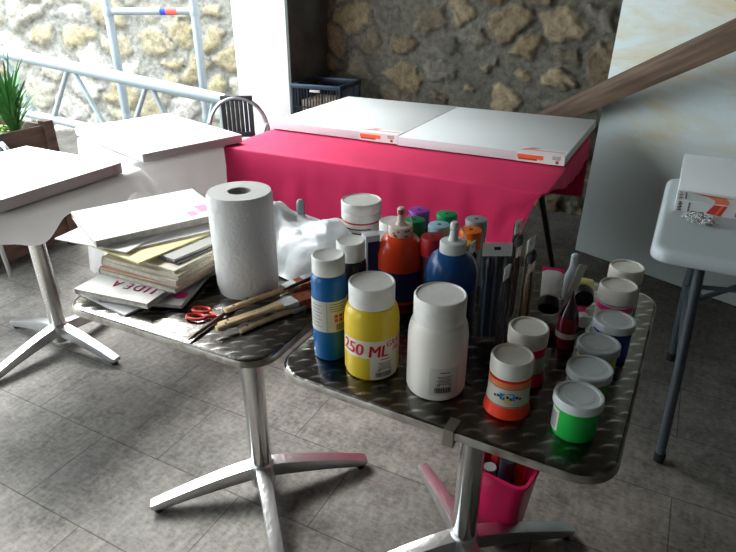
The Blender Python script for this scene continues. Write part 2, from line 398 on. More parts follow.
# pillar at the edge of the covered room, its inner reveal is plaster with shade put into the colour
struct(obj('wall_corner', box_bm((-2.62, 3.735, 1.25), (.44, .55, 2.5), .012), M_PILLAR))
struct(obj('wall_left_blocker', box_bm((-3.3, -1.9, 1.25), (.2, 2.5, 2.5)), mat('interior_render', (.16, .15, .14), .9, 0, .4, 9)))  # unseen wall, added to cut daylight from the left behind the camera
struct(obj('trim_1', box_bm((-2.392, 3.73, 1.25), (.02, .54, 2.5)), M_PLASTER_SHADED))
struct(obj('wall_right', box_bm((2.4, .5, 1.5), (.15, 7.4, 3.0)), mat('interior_render', (.16, .15, .14), .9, 0, .4, 9)))
struct(obj('wall_rear', box_bm((0, -3.1, 1.5), (4.9, .15, 3.0)), mat('interior_render', (.16, .15, .14))))
struct(obj('ceiling', box_bm((-.12, .5, 2.56), (5.2, 7.5, .12)), mat('plank_ceiling', (.12, .10, .085), .9, 0, .3, 9)))  # unseen; lowered to keep daylight off the right-hand tables

# leaning panel
bx, by = -.396, 3.348; ang = math.atan2(3.014-3.348, .41+.396)
o = obj('painted_panel', box_bm((1.0, .011, 1.2), (2.0, .022, 2.4), .003), board_mat(), None, (bx, by, .0014), (-.04, 0, ang))
tag(o, 'large white board with yellow brown smears standing behind the diagonal beam', 'board')
# diagonal timber
p0 = Vector((-1.00, 3.85, .475)); p1 = Vector((1.42, 1.48, 2.085)); d = (p1-p0)
bm = bmesh.new(); add_box(bm, (0, 0, 0), (d.length, .092, .092), Matrix.Rotation(.62, 4, 'X'), 0, .006)
o = obj('timber_beam', bm, wood_mat('weathered_timber', (.075, .045, .03), (.17, .115, .075), (2.5, 30, 30), .8), None, (p0+p1)/2, d.to_track_quat('X', 'Z').to_euler())
tag(o, 'weathered brown timber beam slanting up in front of the white board', 'beam')

# ------------------------------------------------------------ pedestal bistro tables
def pedestal_table(label, loc, w, d, rz, foot_rot, top=True, z=.73):
    t = thing('bistro_table', label, 'table', (loc[0], loc[1], 0), rz, None)
    bm = bmesh.new(); o_ = rrect(w, d, .062); i_ = rrect(w-.012, d-.012, .057)
    add_loft(bm, [[(x, y, z-.004) for x, y in o_], [(x, y, z-.0008) for x, y in rrect(w-.005, d-.005, .06)], [(x, y, z) for x, y in i_]])
    obj('tabletop', bm, M_STEEL, t)
    bm = bmesh.new()
    oo = rrect(w+.004, d+.004, .064); ii = rrect(w-.03, d-.03, .05)
    add_loft(bm, [[(x, y, z-.015) for x, y in ii], [(x, y, z-.018) for x, y in oo], [(x*1.0, y, z-.016) for x, y in rrect(w+.008, d+.008, .066)], [(x, y, z-.006) for x, y in rrect(w+.008, d+.008, .066)], [(x, y, z-.002) for x, y in oo], [(x, y, z-.0045) for x, y in rrect(w-.002, d-.002, .061)]], cap=False)
    add_prism(bm, ii, z-.016, z-.010)
    obj('rim', bm, M_RIM, t)
    obj('mount', box_bm((0, 0, z-.024), (.2, .2, .016), .003), M_DARKMETAL, t)
    obj('column', lathe_bm([(.031, .1), (.031, z-.031)], 32), M_CHROME, t)
    bm = lathe_bm([(.036, .03), (.039, .06), (.038, .10), (.035, .110), (.033, .112)], 28)
    obj('hub', bm, M_ALU, t)
    for k in range(4):
        a = foot_rot+k*PI/2
        loops = []
        for s in [i/9 for i in range(10)]:
            x = .030+s*.292; zt = .106-.068*s**1.3; zb = .03+.022*math.sin(PI*min(1, s*1.25))*(1-s) if s < .98 else .018
            zb = max(.016, .062*(1-s)**.6*.95) if s < .9 else .018
            hw = .023-.005*s
            loops.append([(x, -hw*.9, zb), (x, -hw, zb+(zt-zb)*.5), (x, -hw*.9, zt-.002), (x, 0, zt), (x, hw*.9, zt-.002), (x, hw, zb+(zt-zb)*.5), (x, hw*.9, zb)])
        x, zt = .328, .034; loops.append([(x, -.014, .02), (x, -.017, .025), (x, -.014, .034), (x, 0, .036), (x, .014, .034), (x, .017, .025), (x, .014, .02)])
        bm = bmesh.new(); add_loft(bm, loops)
        leg = obj('leg', bm, M_ALU, t, None, (0, 0, a), ang=50)
        obj('foot_pad', lathe_bm([(.012, 0), (.014, .004), (.013, .02)], 16), M_BLACKP, leg, (.308, 0, 0))
    return t

T1 = pedestal_table('aluminium pedestal table under a white canvas at the left edge', (-2.15, 1.31), .60, .60, 0, 0)
T2 = pedestal_table('bare metal pedestal table carrying the magazines and paper roll', W(-.3196, 1.3549), .554, .62, .015, PI/4-.03)
T3 = pedestal_table('bare metal pedestal table crowded with paint bottles and jars', W(.2515, 1.0985), .622, .68, -.021, PI/4-.04)
T4 = pedestal_table('pedestal table in white paper near the black backed chair', (-2.14, 2.02), .58, .52, -.30, .4)
# cloth clip on the paint table edge
cx, cy = -.237, .7525
t = thing('tablecloth_clip', 'small steel tablecloth clip on the front edge of the paint table', 'clip', (cx, cy, .73), -.02)
bm = bmesh.new(); add_box(bm, (0, .008, .0022), (.018, .034, .0016)); add_box(bm, (0, -.0085, -.015), (.018, .0016, .034)); add_box(bm, (0, .004, -.0325), (.018, .025, .0016))
obj('clip_body', bm, mat('dull_steel', (.32, .3, .26), .4, .9), t)

# ------------------------------------------------------------ cloths
def drape(name, w, d, z, hang, flare, fold, material, loc, rz, label, n=220, m=14, r=.03, cat='tablecloth', topwave=.0):
    bm = bmesh.new(); per = []
    base = rrect(w, d, r, 5)
    # resample outline
    L = [0]; 
    for i in range(len(base)): 
        a = base[i]; b = base[(i+1) % len(base)]; L.append(L[-1]+math.dist(a, b))
    for k in range(n):
        s = L[-1]*k/n
        i = max(j for j in range(len(base)) if L[j] <= s)
        a = base[i]; b = base[(i+1) % len(base)]; tt = (s-L[i])/max(1e-9, L[i+1]-L[i])
        per.append((a[0]+(b[0]-a[0])*tt, a[1]+(b[1]-a[1])*tt))
    rings = []
    for q in (.0, .5, .8, .93, 1.0):
        rings.append([(x*q, y*q, z+topwave*noise.noise(Vector((x*q*9, y*q*9, 3)))*(1 if q < 1 else .3)) for x, y in per] if q else None)
    loops = rings[1:]
    hmin = .004
    for j in range(1, m+1):
        f = j/m; lp = []
        for k, (x, y) in enumerate(per):
            nx, ny = x-(max(-w/2+r, min(w/2-r, x))), y-(max(-d/2+r, min(d/2-r, y)))
            if abs(nx)+abs(ny) < 1e-6: nx, ny = (math.copysign(1, x), 0) if abs(abs(x)-w/2) < abs(abs(y)-d/2) else (0, math.copysign(1, y))
            l_ = math.hypot(nx, ny); nx /= l_; ny /= l_
            h = hang(x/w*2, y/d*2)*(1+(.45*noise.noise(Vector((x*7, y*7, 2.3))) if fold > .012 else 0)); fl = flare(x/w*2, y/d*2)
            s = L[-1]*k/n
            wv = fold*f*(math.sin(s*23+2*math.sin(s*5))+.5*math.sin(s*51+1))+.006*noise.noise(Vector((s*14, f*5, 1)))
            off = .006+fl*f*h+wv*min(1, h*3)
            if j == 1: off = .003; f = min(f, .0012/max(h, 1e-4))
            elif j == 2: off = .0062; f = min(f, .006/max(h, 1e-4))
            lp.append((x+nx*off, y+ny*off, z-.001-h*f))
        loops.append(lp)
    rr = [[bm.verts.new(p) for p in lp] for lp in loops]
    c = bm.verts.new((0, 0, z+topwave*.3))
    for k in range(n): bm.faces.new((c, rr[0][k], rr[0][(k+1) % n]))
    for a, b in zip(rr, rr[1:]):
        for k in range(n): bm.faces.new((a[k], a[(k+1) % n], b[(k+1) % n], b[k]))
    o = obj(name, bm, material, None, loc, (0, 0, rz), ang=150)
    return tag(o, label, cat)

def sm(a, b, x): t = max(0, min(1, (x-a)/(b-a))); return t*t*(3-2*t)
# left edge table: shallow hang
drape('tablecloth', .625, .625, .7345, lambda x, y: .05+.04*sm(.2, 1, x)*(.6+.5*math.sin(y*7))+.07*sm(.3, 1, -y)*(.6+.4*math.sin(x*5)), lambda x, y: .55, .018, M_CLOTHW, (-2.15, 1.31, 0), 0,
      'crumpled white paper cloth beneath the canvas at the left edge', topwave=.004)
drape('tablecloth', .605, .545, .7345, lambda x, y: .13+.16*sm(.1, -.8, x)*sm(-.6, .6, -y)+.24*sm(-.5, .6, -y)+.10*sm(.5, 1, x)*sm(.6, -.6, y), lambda x, y: .10, .016, M_CLOTHW, (-2.14, 2.02, 0), -.30,
      'white paper cloth hanging in folds beside the magenta table', topwave=.004)

def canvas(label, corner, ax, w, d, th, z, labels=(), grp=None, name='stretched_canvas'):
    # corner + local x along ax (angle); blank stretched canvas in film
    t = thing(name, label, 'canvas', (corner[0], corner[1], z), ax, grp)
    obj('canvas_face', box_bm((w/2, d/2, th-.001), (w-.001, d-.001, .0022), .0008), M_CANVAS, t)
    bm = bmesh.new(); b = .04
    for c, s in (((w/2, b/2), (w, b)), ((w/2, d-b/2), (w, b)), ((b/2, d/2), (b, d-2*b)), ((w-b/2, d/2), (b, d-2*b))): add_box(bm, (c[0], c[1], (th-.002)/2), (s[0], s[1], th-.002), None, 0, .001)
    obj('stretcher_frame', bm, M_CANVASIDE, t)
    return t

c1 = canvas('blank white canvas at the left edge, cut by the frame', (-2.40, .80), 0, .55, .73, .04, .739)
c2 = canvas('blank white canvas lying skewed in front of the black backed chair', (-2.506, 1.881), 0, .674, .475, .035, .739)
c2.rotation_euler = (0, 0, -.30); c2.location = (-2.53, 1.868, .739)
# magenta table
def folding_trestle_table():
    t = thing('folding_table', 'long folding table hidden under the magenta cloth', 'table', (-1.08, 2.515, 0))
    obj('tabletop', box_bm((0, 0, .715), (1.38, .90, .03), .006), mat('plywood_top', (.4, .3, .2), .6), t)
    for sx in (-1, 1):
        x = sx*.655
        obj('leg', tube_bm([(x+.01*sx, -.33, .70), (x+.01*sx, .38, 0.0)], .012, 12), M_BLACKP, t)
        obj('leg', tube_bm([(x-.02*sx, -.30, .70), (x-.13*sx, -.40, .35), (x-.22*sx, -.42, 0)], .011, 12), M_BLACKP, t)
        obj('crossbar', tube_bm([(x, -.35, .69), (x, .35, .69)], .01, 8), M_BLACKP, t)
    return t
folding_trestle_table()
def ph(x, y):
    h = .0
    if y < -.98: h = .60*sm(1.0, .72, x)+.0
    elif x < -.98: h = .45
    elif y > .98: h = .3
    else: h = .006+.10*sm(-1, .1, y)
    return max(h, .004)
drape('tablecloth', 1.42, .94, .7325, ph, lambda x, y: -.02 if y < -.9 else .0, .011, M_PINKCLOTH, (-1.08, 2.515, 0), 0,
      'magenta paper cloth draped over the long table under two canvases', n=520, m=20, r=.012)
M_LBLRED = mat('label_red', (.55, .04, .04), .5); M_LBLOR = mat('label_orange', (.85, .16, .04), .5); M_LBLPK = mat('label_rose', (.7, .25, .3), .5)
M_FILM = mat('clear_film', (.9, .92, .93), .12, alpha=.25)
def canvas_sticker(t, w, th, x0, W_=.19):
    bm = bmesh.new()
    add_box(bm, (x0+W_/2, -.0012, th/2), (W_, .0012, th*.98), None, 0)          # front flap
    add_box(bm, (x0+W_/2, .04, th+.0009), (W_, .085, .0010), None, 0)
    add_box(bm, (x0+.055, -.0022, th*.58), (.105, .0008, th*.42), None, 1)
    add_box(bm, (x0+.045, -.0022, th*.3), (.075, .0008, th*.18), None, 2)
    add_box(bm, (x0+.162, -.0022, th*.3), (.012, .0008, .011), None, 2)
    for k in range(4): add_box(bm, (x0+.158, -.0022, th*.88-.004*k), (.034-.004*(k % 2), .0008, .0014), None, 3)
    # arrow swash on top
    vs = [bm.verts.new((x0+a*W_, b, th+.0017)) for a, b in ((.0, .028), (.22, .082), (.42, .082), (.3, .05), (.95, .052), (.95, .04), (.25, .038), (.12, .028))]
    bm.faces.new(vs).material_index = 4
    obj('maker_label', bm, [M_PAPER, M_LBLOR, M_LBLRED, M_BLACK, M_LBLPK], t, label='red and orange paper label')
z = .738
c3 = canvas('large blank canvas on the left of the magenta table', (-1.79, 2.415), 0, .684, .771, .038, z); canvas_sticker(c3, .684, .038, .49)
c4 = canvas('large blank canvas on the right of the magenta table', (-1.102, 2.400), 0, .725, .775, .038, z); canvas_sticker(c4, .725, .038, .535)

# ------------------------------------------------------------ grey folding table on the right
t = thing('folding_table', 'pale grey moulded plastic folding table at the right edge', 'table', (-.004, 1.683, 0), 0)
w, d = 1.22, .76
bm = bmesh.new()
loops = []
for ins, zz in ((.012, .700), (.002, .705), (0, .712), (.001, .728), (.008, .737), (.018, .7405)):
    loops.append([(x+w/2, y+d/2, zz) for x, y in rrect(w-2*ins, d-2*ins, .055-ins)])
loops.append([(x+w/2, y+d/2, .7395) for x, y in rrect(w-.05, d-.05, .035)])
add_loft(bm, loops); obj('tabletop', bm, M_FOLDTOP, t)
for y in (.055, .70):
    for x, s in ((.13, 1), (1.09, -1)):
        obj('leg', tube_bm([(x+(.03*s if y > .5 else 0), y, .705), (x+.02*s, y, .35), (x+.032*s, y, .03)], .0145, 14), M_DARKMETAL, t)
        obj('foot_cap', lathe_bm([(.015, 0), (.018, .003), (.018, .03), (.0165, .036)], 16), M_BLACKP, t, (x+.033*s, y, 0))
obj('crossbar', tube_bm([(.15, .055, .34), (.15, .70, .34)], .010, 10), M_DARKMETAL, t)
obj('crossbar', tube_bm([(1.06, .055, .34), (1.06, .70, .34)], .010, 10), M_DARKMETAL, t)
obj('brace', tube_bm([(.14, .09, .57), (.46, .30, .69)], .008, 8), M_DARKMETAL, t)
obj('brace', tube_bm([(.135, .065, .625), (.4, .07, .655), (.62, .09, .69)], .007, 8), M_DARKMETAL, t)
obj('brace', tube_bm([(1.08, .36, .5), (.76, .36, .69)], .008, 8), M_DARKMETAL, t)
c5 = canvas('film wrapped canvas with red arrow label on the grey table', (.036, 2.043), 0, .80, .62, .037, .7405)
bm = bmesh.new()
add_box(bm, (.15, -.0012, .0185), (.30, .0012, .036), None, 0); add_box(bm, (.15, .05, .0385), (.30, .10, .0010), None, 0)
def quad(bm, pts, mi): bm.faces.new([bm.verts.new(p) for p in pts]).material_index = mi
zt = .0392; yf = -.0024
quad(bm, [(.045, .085, zt), (.155, .075, zt), (.225, .07, zt), (.10, .062, zt)], 2)
quad(bm, [(.10, .07, zt), (.165, .07, zt), (.175, .03, zt), (.17, .0, zt), (.125, .0, zt), (.128, .03, zt)], 1)
quad(bm, [(.125, yf, .036), (.17, yf, .036), (.155, yf, .002), (.105, yf, .006)], 2)
quad(bm, [(.15, yf-.0003, .036), (.158, yf-.0003, .036), (.142, yf-.0003, .004), (.134, yf-.0003, .004)], 1)
quad(bm, [(.198, yf, .02), (.216, yf, .02), (.214, yf, .007), (.2, yf, .007)], 2)
for k in range(7):
    add_box(bm, (.012+.0022*(k % 3), .012+.011*k, zt), (.012, .006, .0006), None, 3) if k % 3 != 2 else None
    add_box(bm, (.030, .012+.011*k, zt), (.006, .007, .0006), None, 3)
for k in range(6): add_box(bm, (.014, yf, .006+.005*k), (.016-.004*(k % 2), .0006, .003), None, 3); add_box(bm, (.046, yf, .006+.005*k), (.007, .0006, .0036), None, 3)
for k in range(5): add_box(bm, (.235+.001*k, yf, .006+.005*k), (.012, .0006, .0025), None, 3)
for v in bm.verts: v.co.x *= .84
obj('maker_label', bm, [mat('label_paper_grey', (.62, .63, .62), .45), M_LBLOR, M_LBLRED, M_BLACK], c5, label='white paper label with a red arrow and small print')
bm = box_bm((.40, .31, .0185), (.808, .628, .040), .002)
for v in bm.verts: v.co.z = max(v.co.z, .0003)
# crumpled film ball
bm = bmesh.new(); bmesh.ops.create_icosphere(bm, subdivisions=4, radius=1)
for v in bm.verts:
    n = noise.noise(v.co*2.6)*.55+noise.noise(v.co*6)*.35
    v.co = Vector((v.co.x*.042*(1+n), v.co.y*.02*(1+n), max(-.012, v.co.z*.016*(1+n))))
a, b = W(.998, 1.685)
film = mat('crumpled_clear_film', (.93, .96, .96), .08, trans=.8, spec=.9)
tag(obj('plastic_wrap', bm, film, None, (a, b, .7535), (0, 0, -.25), ang=25), 'crumpled scrap of clear plastic film on the grey table', 'plastic film')

# ------------------------------------------------------------ crates
def crate(label, loc, rz, w, d, h):
    t = thing('storage_crate', label, 'crate', loc, rz)
    m = mat('blue_black_crate_plastic', (.010, .016, .028), .4)
    bm = bmesh.new()
    def side(p0, p1, nrm):
        p0 = Vector(p0); p1 = Vector(p1); L = (p1-p0).length; n = int(L/.021); dx = (p1-p0)/n; A = math.atan2(dx.y, dx.x)
        for k in range(n+1):
            thick = .016 if k in (0, n) else (.009 if k % 5 == 0 else .0045)
            M = Matrix.Translation(p0+dx*k) @ Matrix.Rotation(A, 4, 'Z'); add_box(bm, (0, 0, h/2), (thick, .008, h-.02), M)
        mid = Matrix.Translation((p0+p1)/2) @ Matrix.Rotation(A, 4, 'Z')
        for zz in (.02, h*.33, h*.62): add_box(bm, (0, 0, zz), (L, .007, .008), mid)
        add_box(bm, (0, 0, .008), (L, .012, .016), mid)
    for a, b in (((-w/2, -d/2, 0), (w/2, -d/2, 0)), ((w/2, -d/2, 0), (w/2, d/2, 0)), ((w/2, d/2, 0), (-w/2, d/2, 0)), ((-w/2, d/2, 0), (-w/2, -d/2, 0))): side(a, b, 0)
    add_box(bm, (0, 0, .006), (w, d, .006))
    obj('crate_body', bm, m, t)
    bm = bmesh.new()
    for c, s in (((0, -d/2), (w+.02, .022)), ((0, d/2), (w+.02, .022)), ((-w/2, 0), (.022, d-.02)), ((w/2, 0), (.022, d-.02))): add_box(bm, (c[0], c[1], h-.014), (s[0], s[1], .028), None, 0, .003)
    obj('crate_rim', bm, mat('blue_black_rim', (.02, .04, .07), .35), t)
    obj('grip', box_bm((0, -d/2-.014, h-.04), (.075, .008, .016), .002), mat('pale_grip', (.45, .47, .46), .4), t, label='pale grey grip')
    return t
cz = .39
for k, lb in enumerate(('blue black lattice crate at the bottom, behind the magenta table', 'blue black lattice crate on top of another by the pillar')):
    crate(lb, (-2.195, 3.605, k*cz), .10, .345, .33, cz)
for k in range(2):
    o = obj('cardboard_box', box_bm((0, 0, .135), (.26, .24, .27), .004), mat('faded_cardboard', (.42, .32, .24), .8, var=.15, vscale=14), None, (-2.195, 3.605, k*cz+.0095), (0, 0, .10))
    tag(o, ('faded brown box inside the lower lattice crate', 'faded brown box inside the upper lattice crate')[k], 'box')

# ------------------------------------------------------------ chairs
def chair(label, loc, rz):
    t = thing('bistro_chair', label, 'chair', (loc[0], loc[1], 0), rz)
    # front is -Y
    seat_z = .44
    bm = bmesh.new(); n = 9
    for k in range(n): add_box(bm, (-.18+.045*k, 0, seat_z), (.036, .40, .008), None, 0, .002)
    for k in range(n): add_box(bm, (0, -.18+.045*k, seat_z+.004), (.40, .036, .006), None, 0, .002)
    weave = mat('black_weave', (.03, .035, .04), .55)
    obj('seat', bm, weave, t)
    obj('seat_frame', tube_bm(arc(lambda s: (.205*math.cos(2*PI*s)*(1 if abs(math.cos(2*PI*s)) < .7 else 1), .205*math.sin(2*PI*s), seat_z-.006), 33), .010, 8), M_ALU, t)
    bm = bmesh.new()
    for k in range(7):
        x = -.078+.026*k; add_box(bm, (x, .235+.0, .66), (.0215, .008, .235), None, 0, .002)
    for k in range(2): add_box(bm, (0, .236, .552+.215*k), (.19, .018, .03), None, 0, .004)
    for s in (-1, 1): add_box(bm, (s*.088, .236, .66), (.013, .013, .235), None, 0, .003)
    obj('backrest', bm, weave, t)
    # hoop: arms rising round the back
    hoop = arc(lambda s: (.182*math.cos(PI*s), .235, .50+.27*math.sin(PI*s)**.75 if 0 < s < 1 else .50), 29)
    obj('back_hoop', tube_bm([(.185, .26, 0), (.175, .235, .40)]+hoop[1:-1]+[(-.175, .235, .40), (-.185, .26, 0)], .0115, 10), M_ALU, t)
    for s in (-1, 1):
        obj('front_leg', tube_bm([(s*.18, -.19, 0), (s*.165, -.17, .44)], .011, 10), M_ALU, t)
        obj('armrest', tube_bm([(s*.165, -.17, .44), (s*.19, -.15, .60), (s*.195, 0, .63), (s*.175, .22, .62)], .010, 10), M_ALU, t)
    return t
chair('aluminium chair with black woven back beside the white pillar', (-2.268, 2.66), .48)
chair('aluminium chair at the left edge, only tube frame showing', (-2.77, 1.36), 0)

# ------------------------------------------------------------ truss rail and scaffold
M_TRUSS = mat('galvanised_pale_metal', (.36, .42, .45), .4, .2)
A = Vector((-4.70, 2.723, .985)); B = Vector((-2.72, 3.173, .680)); A0 = Vector((-4.417, 2.787, .94)); dirn = (B-A).normalized()
t = thing('truss_railing', 'pale metal lattice truss railing running behind the left tables', 'railing', (A.x, A.y, 0))
O = t.location.copy(); dn = Vector((0, 0, -.41))
obj('top_chord', tube_bm([A-O, B-O], .041, 14), M_TRUSS, t)
obj('bottom_chord', tube_bm([A+dn-O, B+dn-O], .030, 14), M_TRUSS, t)
for s0, s1 in ((.0, -.16), (.02, .19), (.57, .34), (.59, .80), (1.18, .97), (1.20, 1.38), (1.68, 1.54)):
    obj('diagonal', tube_bm([A0+dirn*s0-O, A0+dirn*s1+dn-O], .017, 10), M_TRUSS, t)
for f in (.01, .985):
    P = A+(B-A)*f-O; obj('post', tube_bm([P, (P.x, P.y, 0)], .025, 12), M_TRUSS, t)

t = thing('scaffold_tower', 'galvanised scaffold frame standing against the sunlit stone wall', 'scaffold', (*W(-1.841, 4.62), 0), YAW)
for x in (0, .612):
    obj('standard', tube_bm([(x, 0, 0), (x, 0, 3.2)], .031, 14), M_TRUSS, t)
    obj('base_plate', box_bm((x, 0, .004), (.13, .13, .008), .001), M_TRUSS, t)
    for zz in (.45, 1.195, 2.2):
        obj('coupler', lathe_bm([(.034, -.03), (.037, -.02), (.037, .02), (.034, .03)], 14, M=Matrix.Translation((x, 0, zz))), M_TRUSS, t)
lg = obj('ledger', tube_bm([(0, 0, 1.195), (.612, 0, 1.195)], .024, 12), M_TRUSS, t)
bm = bmesh.new(); add_lathe(bm, [(.0247, .37), (.0247, .41)], 14, M=Matrix.Translation((0, 0, 1.195)) @ Matrix.Rotation(PI/2, 4, 'Y')); add_lathe(bm, [(.0249, .41), (.0249, .49)], 14, mi=1, M=Matrix.Translation((0, 0, 1.195)) @ Matrix.Rotation(PI/2, 4, 'Y'))
obj('sticker_band', bm, [mat('sticker_blue', (.02, .07, .6), .5), mat('sticker_red', (.8, .12, .1), .5)], lg, label='blue and red sticker band')
obj('ledger', tube_bm([(0, 0, 2.2), (.612, 0, 2.2)], .019, 12), M_TRUSS, t)
t = thing('scaffold_pole', 'single galvanised upright pole at the far left edge', 'pole', (*W(-2.52, 4.05), 0))
obj('standard', tube_bm([(0, 0, 0), (0, 0, 1.13)], .022, 12), M_TRUSS, t); obj('coupler', lathe_bm([(.028, .9), (.032, .92), (.032, .97), (.028, .99)], 14), M_TRUSS, t)

# ------------------------------------------------------------ planter
px, py = -3.255, 1.82
t = thing('planter_box', 'dark brown wooden planter at the left edge', 'planter', (px, py, 0), PI/2)
m = wood_mat('dark_planter_wood', (.05, .028, .018), (.12, .07, .045), (4, 30, 30), .7)
w, d, h = .52, .42, .70
bm = bmesh.new()
for k in range(4):
    zz = .04+.085+k*.165
    add_box(bm, (0, -d/2, zz), (w, .022, .155), None, 0, .003); add_box(bm, (0, d/2, zz), (w, .022, .155), None, 0, .003)
    add_box(bm, (-w/2, 0, zz), (.022, d, .155), None, 0, .003); add_box(bm, (w/2, 0, zz), (.022, d, .155), None, 0, .003)
obj('side_boards', bm, m, t)
for sx in (-1, 1):
    for sy in (-1, 1): obj('corner_post', box_bm((sx*w/2, sy*d/2, h/2+.01), (.055, .055, h+.02), .004), m, t)
soil = obj('soil', box_bm((0, 0, .60), (w-.03, d-.03, .03)), mat('soil', (.04, .03, .02), .95, 0, 1, 60), t)
rnd = random.Random(4)
bm = bmesh.new()
for k in range(1500):
    x = rnd.uniform(-.18, .18); y = rnd.uniform(-.23, .23); a = rnd.uniform(0, 2*PI); r = rnd.uniform(.008, .018); zz = .617+rnd.uniform(0, .035)+.03*math.sin(x*9)**2
    p = Vector((x, y, zz)); e = Vector((math.cos(a), math.sin(a), rnd.uniform(-.3, .5)))*r; f = Vector((-math.sin(a), math.cos(a), rnd.uniform(-.2, .4)))*r*.6
    bm.faces.new([bm.verts.new(v) for v in (p-e, p+f, p+e, p-f)])
o = obj('ground_cover', bm, mat('moss_green', (.14, .24, .04), .7, var=.3, vscale=30), None, (px, py, 0)); o['kind'] = 'stuff'
tag(o, 'small leaved green ground cover filling the planter box', 'ground cover')
def blade_plant(label, x, y, z, n, hgt, col, seed):
    t = thing('leafy_plant', label, 'plant', (x, y, z)); rnd = random.Random(seed)
    bm = bmesh.new()
    for k in range(n):
        a = rnd.uniform(0, 2*PI); L_ = hgt*rnd.uniform(.55, 1.1); lean = rnd.uniform(.15, .9); w_ = rnd.uniform(.006, .011)
        side = Vector((-math.sin(a), math.cos(a), 0)); prev = None; z0 = rnd.uniform(0, hgt*.45)
        for i in range(7):
            s = i/6; p = Vector((math.cos(a)*L_*lean*s*.7, math.sin(a)*L_*lean*s*.7, z0+L_*(s-.55*lean*s*s)))
            ww = w_*math.sin(PI*min(.97, .12+s*.88)); l = bm.verts.new(p-side*ww); r = bm.verts.new(p+side*ww); 
            if prev: bm.faces.new((prev[0], prev[1], r, l))
            prev = (l, r)
    obj('foliage', bm, mat('leaf_green_%d' % seed, col, .45, var=.35, vscale=12), t)
    bm = bmesh.new()
    for k in range(6): a = k; add_tube(bm, [(.01*math.cos(a), .01*math.sin(a), 0), (.05*math.cos(a), .05*math.sin(a), hgt*.6)], .004, 6)
    obj('stem', bm, mat('plant_stem', (.12, .16, .05), .7), t)
blade_plant('tall green plant with long narrow leaves rising from planter', px+.10, py+.15, .613, 170, .36, (.06, .20, .05), 1)
blade_plant('lower dark green plant arching over the planter front', px+.07, py-.08, .613, 130, .30, (.04, .15, .05), 2)

# ------------------------------------------------------------ reading matter on the left table
TOP = .7305
def sheet_stack(name, label, cat, cx, cy, ang, w, l, th, z, cover, tilt=0, sag=0.0, pages=None, roll=0, wave=.0, spine='left', group=None):
    """paper block: w across, l along local Y, origin at centre; spine on local -X side"""
    t = thing(name, label, cat, (cx, cy, z), 0, group, rot=(roll, tilt, ang))
    nx, ny = 10, 12
    def fz(x, y): return sag*((2*x/w)**2)+wave*math.sin(y*9+x*5)
    def slab(x0, x1, y0, y1, za, zb, jag=0):
        bm = bmesh.new(); top = []; bot = []
        for j in range(ny+1):
            tr, br = [], []
            for i in range(nx+1):
                x = x0+(x1-x0)*i/nx; y = y0+(y1-y0)*j/ny
                tr.append(bm.verts.new((x, y, zb+fz(x, y)))); br.append(bm.verts.new((x, y, za+fz(x, y))))
            top.append(tr); bot.append(br)
        for j in range(ny):
            for i in range(nx):
                bm.faces.new((top[j][i], top[j][i+1], top[j+1][i+1], top[j+1][i])); bm.faces.new((bot[j][i], bot[j+1][i], bot[j+1][i+1], bot[j][i+1]))
        for j in range(ny):
            bm.faces.new((top[j][0], top[j+1][0], bot[j+1][0], bot[j][0])); bm.faces.new((top[j][nx], bot[j][nx], bot[j+1][nx], top[j+1][nx]))
        for i in range(nx):
            bm.faces.new((top[0][i], bot[0][i], bot[0][i+1], top[0][i+1])); bm.faces.new((top[ny][i], top[ny][i+1], bot[ny][i+1], bot[ny][i]))
        return bm
    c = .0009
    obj('page_block', slab(-w/2+.001, w/2-.002, -l/2+.002, l/2-.002, c, th-c), pages or M_PAGES, t)
    b1 = slab(-w/2, w/2, -l/2, l/2, th-c, th)
    obj('front_cover', b1, cover, t)
    obj('back_cover', slab(-w/2, w/2, -l/2, l/2, 0, c), cover, t)
    obj('spine', slab(-w/2-.0008, -w/2+.0012, -l/2, l/2, 0, th), cover, t)
    t['_s'] = 0; del t['_s']
    return t, fz

M_C = [mat('cover_white', (.80, .79, .77), .4), mat('cover_cream', (.62, .57, .45), .5), mat('cover_grey', (.40, .40, .38), .45), mat('cover_dark', (.07, .07, .08), .4),
       mat('cover_salmon', (.60, .33, .22), .5), mat('cover_yellow', (.74, .68, .36), .6), mat('cover_blueish', (.52, .57, .62), .4)]
M_PG = [M_PAGES, mat('pages_grey', (.50, .48, .44), .85, 0, .5, 300, .2, 90), mat('pages_cream', (.66, .60, .48), .85, 0, .5, 300, .2, 90)]
# loose newspaper at the bottom
sheet_stack('newspaper', 'folded newspaper poking out beneath the pink lettered magazine', 'newspaper', -1.085, .918, -.14, .20, .28, .005, TOP, M_C[0], wave=.0)
t, fz = sheet_stack('magazine', 'thin grey magazine lying lowest on the right of the pile', 'magazine', -1.048, .935, .33, .20, .26, .009, TOP+.0055, M_C[2])
obj('round_logo', lathe_bm([(.017, .0090), (.017, .0095)], 24, M=Matrix.Translation((.078, -.085, 0))), M_PINKINK, t, label='round pink logo')
t, fz = sheet_stack('magazine', 'white magazine with upside down pink letters IDEA under the pile', 'magazine', -1.083, .927, .12, .205, .29, .014, TOP+.015, M_C[0])
bm = bmesh.new()
def idea(x, y):
    # letters read upside down from the camera side, along the front edge
    return Vector((.085-x, -.108-y, .0176))
for k, ch in enumerate('IIDEA'):
    for dx in (0, .0012, .0024): add_text(bm, ch, .040, lambda x, y, k=k: Vector((.085-(0, .018, .034, .066, .098)[k]-x-dx, -.078-y, .0146)), sx=.85)
obj('cover_title', bm, M_PINKINK, t, label='pink cover lettering')
z = TOP+.0298
